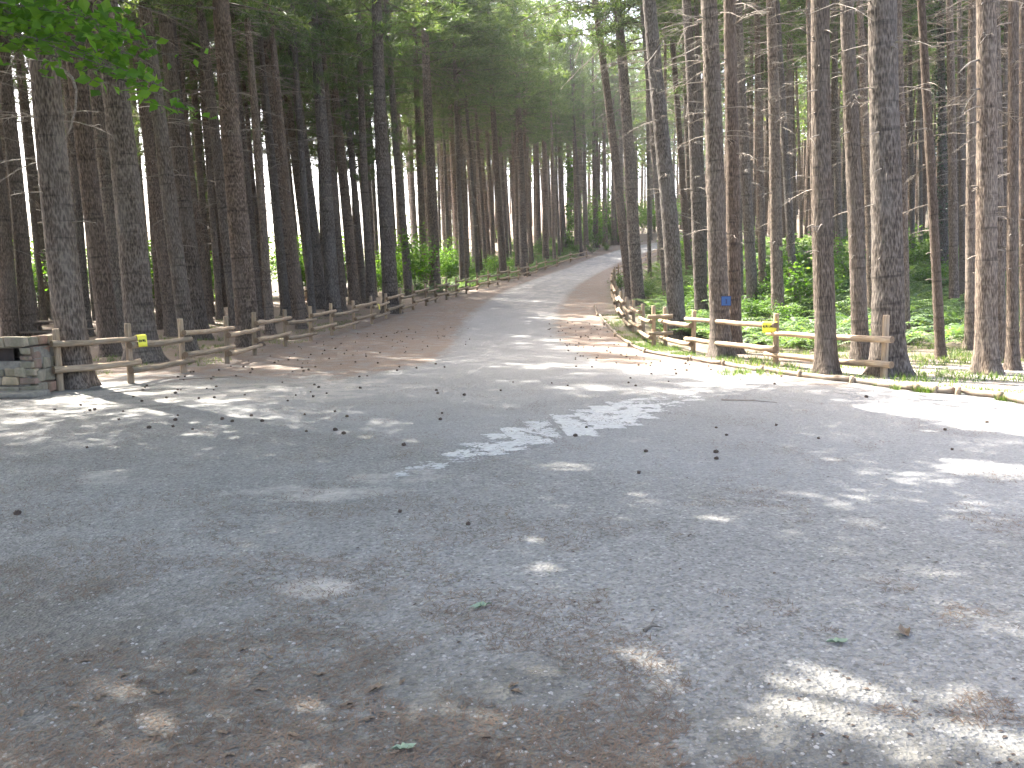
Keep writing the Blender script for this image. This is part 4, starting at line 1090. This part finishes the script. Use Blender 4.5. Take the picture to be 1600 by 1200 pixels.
# unseen broadleaf tree added left of the view; its wide crown shades the clearing
o2 = Vector((-10.0, 12.0, tz(-10.0, 12.0)))
shade_tree = thing('broadleaf_tree', 'unseen broadleaf tree added left of the view to shade the clearing', 'tree', o2)
mb = MB(); mb.tube([(0, 0, -.2), (0, 0, 0), (.1, .05, 4), (.2, 0, 9), (.3, -.1, 15)], [.42, .33, .28, .2, .05], 12)
me = mb.mesh('trunk', True); me.materials.append(M['bark_leaf']); link('trunk', me, None, shade_tree)
rg = np.random.default_rng(19); mb = MB(); cs = []
for k in range(118):
    az = rg.uniform(0, 6.283); ln = (7.0 + 4.5 * max(0, math.cos(az - .15)) ** 1.5) * math.sqrt(rg.uniform(.06, 1)); z0 = rg.uniform(6.5, 12)
    ex, ey = math.cos(az) * ln, math.sin(az) * ln
    zmin = max(8.6, .38 * (o2.y + ey) + 2.8); z1 = rg.uniform(zmin + .4, max(zmin + 1.2, 16.5 - .35 * ln)); z0 = min(z0, z1 - .3)
    if k >= 70:              # long boughs added to shade the right of the clearing
        ex, ey, z1 = 7.6 + rg.uniform(-2.6, 4.2), 4.4 + rg.uniform(-2.2, 1.9), rg.uniform(11.2, 14.0); z0 = rg.uniform(8, 11.5)
    if k >= 98: ex, ey, z1 = rg.uniform(5.2, 9.2), rg.uniform(6.6, 9.8), rg.uniform(11.6, 13.8); z0 = min(z0, 11)  # more boughs set to shade the ground before the right fence
    limb((.2, 0, z0), (ex, ey, z1), -.2, .06, 0, .3)
    for q in range(13):
        c0 = np.array([ex, ey, z1]) + (np.array([.2, 0, z0]) - np.array([ex, ey, z1])) * rg.uniform(0, .6 if k < 70 else .25) + rg.normal(0, .6, 3) * np.array([1, 1, .6])
        c0[2] = max(c0[2], .38 * (o2.y + c0[1]) + 2.5)
        cs.append(c0 + rg.normal(0, 1, (34, 3)) * np.array([.32, .32, .16]))
v1, f1 = mb.arrays(); me = mesh_np('branch', v1, [np.array(f1)], True); me.materials.append(M['bark_leaf']); link('branch', me, None, shade_tree)
lv = leaf_cloud(rg, opened(np.concatenate(cs), o2), .17); f = mesh_np('crown', lv, [np.arange(len(lv)).reshape(-1, 4)]); f.materials.append(M['leaves']); link('crown', f, None, shade_tree)

# ------------------------------------------------------------------ ferns, grass, litter, pebbles (uncountable cover)
def fern_template(seed):
    rg = np.random.default_rng(seed); vv = []; q = []
    for fnd in range(7):
        az = fnd * .9 + rg.uniform(-.3, .3); ln = rg.uniform(.55, .85); up = rg.uniform(.5, .9)
        ca, sa = math.cos(az), math.sin(az)
        f = lambda t: np.array([ca * ln * t * .9, sa * ln * t * .9, .05 + up * ln * (t - .62 * t * t) * 1.5])
        for s in np.linspace(.18, .98, 10):
            p = f(s); w = .20 * ln * (1 - abs(s - .3) * 1.05) + .03; t2 = f(min(s + .05, 1.05)) - p
            t2 = t2 / np.linalg.norm(t2)
            for sg in (-1, 1):
                d_ = np.array([-sa, ca, 0]) * sg * .9 + t2 * .45; tip = p + d_ * w + np.array([0, 0, -.25 * w]); k = len(vv)
                vv += [p - t2 * .022, p + d_ * w * .55 + t2 * .025, tip, p + d_ * w * .5 - t2 * .025]; q.append((k, k + 1, k + 2, k + 3))
    return np.array(vv), np.array(q)
def ferns():
    rg = np.random.default_rng(4); Vs = []; Fs = []; off = 0
    pos = []
    tries = 0
    while len(pos) < 2100 and tries < 60000:
        tries += 1
        y = 20 + 42 * rg.random() ** 1.2; x = rg.uniform(.16, .68) * y
        if x < np.interp(y, RF[:, 1], RF[:, 0]) + (1.9 if y < 27 else 1.0) or y < 21.5: continue
        if y < 24.5 and x > 6.3 and rg.random() < .75: continue
        if y < 22 and x > 8: continue
        if noise.noise(Vector((x * .28, y * .28, 3))) < -.18: continue
        pos.append((x, y, tz(x, y) - .02))
    pos = np.array(pos)
    for s in range(4):
        v, q = fern_template(s); pp = pos[s::4]; n = len(pp)
        a, b_ = scatter(v, [q], pp, rg.uniform(0, 6.28, n), rg.uniform(.75, 1.7, n))
        Vs.append(a); Fs.append(b_[0] + off); off += len(a)
    # ferns and low plants left of the road, far
    pos = []
    for _ in range(420):
        y = rg.uniform(50, 108); x = np.interp(y, LFY, LFX) - abs(rg.normal(0, 1)) * 3.5 - .6
        pos.append((x, y, tz(x, y) - .02))
    pos = np.array(pos); v, q = fern_template(9); n = len(pos)
    a, b_ = scatter(v, [q], pos, rg.uniform(0, 6.28, n), rg.uniform(.8, 1.5, n)); Vs.append(a); Fs.append(b_[0] + off)
    me = mesh_np('fern_undergrowth', np.concatenate(Vs), [np.concatenate(Fs)]); me.materials.append(M['fern'])
    tag(link('fern_undergrowth', me, kind='stuff'), 'green ferns carpeting the floor of the wood beside the road', 'ferns')
ferns()
def grass():
    rg = np.random.default_rng(6); pos = []; hs = []
    def add(x, y, h): pos.append((x, y, gz(x, y) - .01)); hs.append(h)
    for _ in range(7000):       # strip between edging and right fence
        t = rg.random(); i = int(t * (len(KBP) - 2)); p = KBP[i].lerp(KBP[i + 1], rg.random())
        x, y = p.x + rg.uniform(.08, 1.1), p.y + rg.uniform(.05, .9)
        if i < 7 and rg.random() < .88: continue
        if noise.noise(Vector((x * 1.1, y * 1.1, 1))) > -.1: add(x, y, rg.uniform(.04, .13))
    for _ in range(9000):       # right wood edge
        y = rg.uniform(13, 27); x = rg.uniform(.24, .7) * y
        if x < np.interp(y, RF[:, 1], RF[:, 0]) and y > 17: continue
        if y < 16 and x < kerb_x(y) + .2: continue
        if noise.noise(Vector((x * .7, y * .7, 2))) > .02: add(x, y, rg.uniform(.05, .16))
    for _ in range(9000):       # thin grass behind the left fence
        y = rg.uniform(15, 40); x = np.interp(y, LFY, LFX) - rg.uniform(.1, 9)
        if noise.noise(Vector((x * .6, y * .6, 5))) > .08: add(x, y, rg.uniform(.04, .12))
    for _ in range(900):        # tufts at the right edge in front of the edging
        x = rg.uniform(6.0, 8.6); y = kerb_y(x) - rg.uniform(.0, .35)
        if noise.noise(Vector((x * 2., y * 2., 5))) > .0: add(x, y, rg.uniform(.05, .15))
    pos_, h = np.array(pos), np.array(hs); n = len(pos_)
    v = []; q = []
    for k in range(4):
        a = k * 1.6 + .3; o = np.array([math.cos(a), math.sin(a), 0]); s = np.array([-o[1], o[0], 0]) * .055; b0 = len(v)
        v += [o * .1 - s, o * .1 + s, o * .75 + np.array([0, 0, 1.0])]; q.append((b0, b0 + 1, b0 + 2))
    a, b_ = scatter(np.array(v), [np.array(q)], pos_, rg.uniform(0, 6.28, n), h)
    me = mesh_np('grass_patches', a, b_); me.materials.append(M['grass'])
    tag(link('grass_patches', me, kind='stuff'), 'thin short grass on the verges under the pines', 'grass')
def kerb_y(x):
    o = np.argsort(kx); return float(np.interp(x, kx[o], ky[o]))
grass()
def litter():
    rg = np.random.default_rng(10); n = 26000
    y = 2.6 + 13 * rg.random(n * 3) ** 1.7; x = rg.uniform(-.66, .66, n * 3) * y
    keep = np.array([noise.noise(Vector((a * 1.3, b * 1.3, 0))) + .5 * noise.noise(Vector((a * 4, b * 4, 7))) + (.25 if a < .5 else -.12) * (1 if b < 7 else .4) + (.2 if b < 4 else 0) > .22 for a, b in zip(x, y)])
    x, y = x[keep][:n], y[keep][:n]; n = len(x)
    z = np.array([gz(a, b) for a, b in zip(x, y)]) + .004
    ln = rg.uniform(.03, .075, n); a = rg.uniform(0, 3.14, n); w = .0016 + .0006 * y / 4
    dx, dy = np.cos(a) * ln, np.sin(a) * ln; sx, sy = -np.sin(a) * w, np.cos(a) * w; dz = rg.uniform(0, .012, n)
    v = np.stack([np.stack([x - sx, y - sy, z], -1), np.stack([x + sx, y + sy, z], -1), np.stack([x + dx, y + dy, z + dz], -1)], 1).reshape(-1, 3)
    me = mesh_np('needle_litter', v, [np.arange(len(v)).reshape(-1, 3)]); me.materials.append(M['litter'])
    tag(link('needle_litter', me, kind='stuff'), 'loose brown pine needles strewn over the grey clearing', 'needles')
    # pebbles
    n = 9000; y = 2.6 + 11 * rg.random(n) ** 1.5; x = rg.uniform(-.66, .66, n) * y
    z = np.array([gz(a, b) for a, b in zip(x, y)])
    v = np.array([(1, 0, 0), (.3, .9, 0), (-.8, .6, 0), (-.9, -.5, 0), (.2, -1, 0), (.1, .1, .65)]); q = np.array([(0, 1, 5), (1, 2, 5), (2, 3, 5), (3, 4, 5), (4, 0, 5)])
    a, b_ = scatter(v, [q], np.stack([x, y, z - .001], -1), rg.uniform(0, 6.28, n), .004 + .010 * rg.random(n) ** 3)
    me = mesh_np('pebbles', a, b_, True); me.materials.append(M['pebble'])
    tag(link('pebbles', me, kind='stuff'), 'loose grey pebbles on the compacted gravel clearing', 'pebbles')
litter()

def debris():
    rg = np.random.default_rng(31); n = 4200
    y = 2.6 + 17 * rg.random(n) ** 1.5; x = rg.uniform(-.66, .66, n) * y
    kp = np.array([(noise.noise(Vector((a * .8, b * .8, 4))) + .4 * noise.noise(Vector((a * 2.5, b * 2.5, 2))) > .06) for a, b in zip(x, y)]); x, y = x[kp], y[kp]; n = len(x)
    z = np.array([gz(a, b) for a, b in zip(x, y)]) + .002
    v = np.array([(1, 0, .12), (.2, .55, .3), (-.9, .2, .05), (-.3, -.5, .28)]); q = np.array([(0, 1, 2, 3)])
    a, b_ = scatter(v, [q], np.stack([x, y, z], -1), rg.uniform(0, 6.28, n), .004 + .015 * rg.random(n) ** 3)
    me = mesh_np('bark_crumbs', a, b_); me.materials.append(M['cone'])
    tag(link('bark_crumbs', me, kind='stuff'), 'dark bark crumbs and cone scales scattered on the clearing', 'bark crumbs')
debris()

# ------------------------------------------------------------------ pine cones, fallen leaves, twigs
def cone_mesh(seed):
    rg = random.Random(seed); v = []; f = []; rings = 7; n = 8
    for i in range(rings):
        t = i / (rings - 1); r = .030 * math.sin(math.pi * (.12 + .85 * t)) ** .8
        for k in range(n):
            a = 2 * math.pi * (k + .5 * (i % 2)) / n; s = 1.25 if (i + k) % 2 else .8
            v.append((t * .075 - .037, math.cos(a) * r * s, .024 + math.sin(a) * r * s))
    for i in range(rings - 1):
        for k in range(n):
            k2 = (k + 1) % n; f.append((i * n + k, i * n + k2, (i + 1) * n + k2, (i + 1) * n + k))
    f.append(tuple(range(n))); f.append(tuple((rings - 1) * n + k for k in range(n)))
    me = bpy.data.meshes.new('pine_cone'); me.from_pydata(v, [], f); me.update(); me.materials.append(M['cone']); return me
CONES = [cone_mesh(k) for k in range(3)]
def cone(x, y, label, grp, k):
    s = rt.uniform(.45, .8)
    o = link('pine_cone', CONES[k % 3], None, None, (x, y, gz(x, y) - .003)); o.scale = (s, s, s); o.rotation_euler = (rt.uniform(-.15, .15), 0, rt.uniform(0, 6.28))
    tag(o, label, 'pine cone', grp)
k = 0; rc = random.Random(21)
while k < 120:
    y = rc.uniform(13.5, 33); x = rc.uniform(np.interp(y, LFY, LFX, left=-7.2) + .4, -1.2)
    if rc.random() < .35 + .65 * smooth(-1, -4, x): cone(x, y, 'small dark pine cone on the left verge by the log fence', 'pine cones on the left verge', k); k += 1
k = 0
while k < 95:
    y = rc.uniform(14, 36); x = rc.uniform(1.3, kerb_x(y) - .2 if y < 26 else 4.0)
    cone(x, y, 'small dark pine cone on the brown verge right of the road', 'pine cones on the right verge', k); k += 1
k = 0
while k < 60:
    y = rc.uniform(5.0, 15) if k < 20 else rc.uniform(9, 15.5); x = rc.uniform(-.6, .6) * y if k < 30 else rc.uniform(-7.2, 1)
    if x > kerb_x(y) - .3 and y > 11: continue
    cone(x, y, 'dark pine cone lying on the open grey clearing', 'pine cones on the grey clearing', k); k += 1
def leaf_mesh(seed, lobed=False):
    rg = random.Random(seed); n = 14; v = [(0, 0, .006)]; f = []
    for i in range(n):
        a = 2 * math.pi * i / n; r = .045 * (1 + (.35 * math.cos(a * 5) if lobed else 0)) * (1.25 if abs(math.cos(a)) > .7 else .8)
        v.append((math.cos(a) * r, math.sin(a) * r * .7, .004 + rg.uniform(0, .02) + .012 * abs(math.sin(a))))
    for i in range(n): f.append((0, 1 + i, 1 + (i + 1) % n))
    me = bpy.data.meshes.new('fallen_leaf'); me.from_pydata(v, [], f); me.update(); return me
LB = [leaf_mesh(k) for k in range(3)]; LG = [leaf_mesh(k + 7, True) for k in range(2)]
for m_ in LB: m_.materials.append(M['deadleaf'])
for m_ in LG: m_.materials.append(M['palegreenleaf'])
def leaf(px, py, me, s, label, grp=None):
    p = at(px, py); o = link('fallen_leaf', me, None, None, (p.x, p.y, gz(p.x, p.y) + .001)); o.scale = (s, s, s); o.rotation_euler = (0, 0, rt.uniform(0, 6.28)); tag(o, label, 'leaf', grp)
leaf(752, 950, LG[0], .95, 'pale green lobed leaf lying alone on the grey clearing')
leaf(632, 1168, LG[1], .7, 'pale green leaf near the bottom edge of the clearing')
leaf(583, 1078, LB[0], .8, 'orange brown dry leaf on the gravel left of the bottom centre')
leaf(1413, 990, LB[1], 1.1, 'dark reddish leaf lying alone on the right of the clearing')
leaf(1310, 1005, LG[1], .8, 'small green leaf on the right of the clearing')
GL_ = 'dry brown leaves in the needle litter'
for k in range(46):
    px, py = rc.uniform(5, 560), rc.uniform(1000, 1195)
    if rc.random() < .25: px = rc.uniform(400, 1000)
    leaf(px, py, LB[k % 3], rc.uniform(.26, .5), 'dry brown leaf among the needle litter at the front left', GL_)
def twig(px, py, ln, rz, label):
    p = at(px, py); mb = MB(); mb.tube([(-ln / 2, 0, 0), (0, .02, .012), (ln / 2, -.01, .004)], [.009, .007, .003], 5); mb.tube([(0, .02, .012), (.08, .10, .02)], [.005, .002], 4)
    me = mb.mesh('twig', True); me.materials.append(M['dead']); o = link('twig', me, None, None, (p.x, p.y, gz(p.x, p.y) + .008)); o.rotation_euler = (0, 0, rz); tag(o, label, 'twig')
twig(1020, 985, .10, .4, 'short dark twig on the middle of the clearing'); twig(215, 612, .9, .5, 'thin branch lying on the ground by the first posts of the left fence')
twig(330, 592, 1.2, .35, 'long thin branch on the sunlit ground below the left fence'); twig(1170, 628, .8, -.5, 'thin bare branch lying in front of the low log edging')

# ------------------------------------------------------------------ air
z0_ = float(GZ.min()) - 1.0; z1_ = float(max(GZ.max(), 62)) + 3.0
mb = MB(); mb.box((0, 160, (z0_ + z1_) / 2), (920, 440, z1_ - z0_)); print('haze', z0_, z1_)
me = mb.mesh('haze'); hm = bpy.data.materials.new('haze_air'); hm.use_nodes = True; nt = hm.node_tree
for n_ in list(nt.nodes):
    if n_.type != 'OUTPUT_MATERIAL': nt.nodes.remove(n_)
pv = nt.nodes.new('ShaderNodeVolumePrincipled'); pv.inputs['Color'].default_value = (.9, .93, .95, 1); pv.inputs['Density'].default_value = HAZE; pv.inputs['Anisotropy'].default_value = .35
nt.links.new(pv.outputs[0], nt.nodes['Material Output'].inputs['Volume'])
me.materials.append(hm); hz = link('haze', me, kind='stuff')

# ------------------------------------------------------------------ labels that tell the repeats apart by what they stand beside
ANCH = [(18, 'stone barbecue'), (120, 'big flaking trunk'), (225, 'thick ridged trunk'), (296, 'third post of the left fence'), (389, 'large smooth grey trunk'), (466, 'sturdy trunk at the seventh post'),
        (522, 'pale brown trunk'), (611, 'broad black trunk'), (680, 'broad dark brown trunk'), (728, 'straight brown trunk'), (787, 'reddish trunk at the fence end'), (820, 'stout trunk at the bend'),
        (881, 'black trunk by the vine'), (998, 'leaning lit trunk'), (1060, 'brightly edged trunk'), (1127, 'blue sign trunk'), (1177, 'knobbly trunk'), (1216, 'yellow notice on the right'),
        (1291, 'pale trunk before the rails'), (1345, 'sunlit scaly trunk'), (1388, 'thickest scaly trunk'), (1470, 'thin bent trunk'), (1541, 'large smooth brown trunk')]
ORD = ['nearest', 'second', 'third', 'fourth', 'fifth', 'sixth', 'seventh', 'eighth', 'ninth', 'tenth', 'eleventh', 'twelfth', 'thirteenth', 'fourteenth', 'fifteenth', 'sixteenth', 'seventeenth', 'eighteenth', 'nineteenth', 'twentieth', 'twenty-first', 'twenty-second', 'twenty-third', 'twenty-fourth', 'twenty-fifth', 'farthest']
SHARED = set(L_SH.values()) | {'bright green backlit shrub at the far edge of the left wood', 'leafy green shrub growing under the pines left of the climbing road', 'leafy green shrub growing among the ferns in the right wood'}
bins = {}
for o in COL.objects:
    if o.get('label') in SHARED:
        q = o.location - Vector((0, 0, EYE)); px = CX + F_PX * q.dot(cam_r) / q.dot(fwd)
        ai = min(range(len(ANCH)), key=lambda i: abs(ANCH[i][0] - px)); side = 'left' if px < ANCH[ai][0] else 'right'
        kind = 'tree' if o.name.startswith('pine') else ('lit' if o['label'].startswith('bright') else 'shrub')
        bins.setdefault((ai, side, kind), []).append(o)
for (ai, side, kind), lst in bins.items():
    lst.sort(key=lambda o: o.location.y)
    for i, o in enumerate(lst):
        w_ = ORD[min(i, len(ORD) - 1)]
        if kind == 'tree': o['label'] = f"slender pine trunk, {w_} back, {side} of the {ANCH[ai][1]}"
        elif kind == 'lit': o['label'] = f"bright backlit green shrub, {w_} just {side} of the {ANCH[ai][1]}"
        else: o['label'] = f"leafy green shrub, {w_} back just {side} of the {ANCH[ai][1]}"
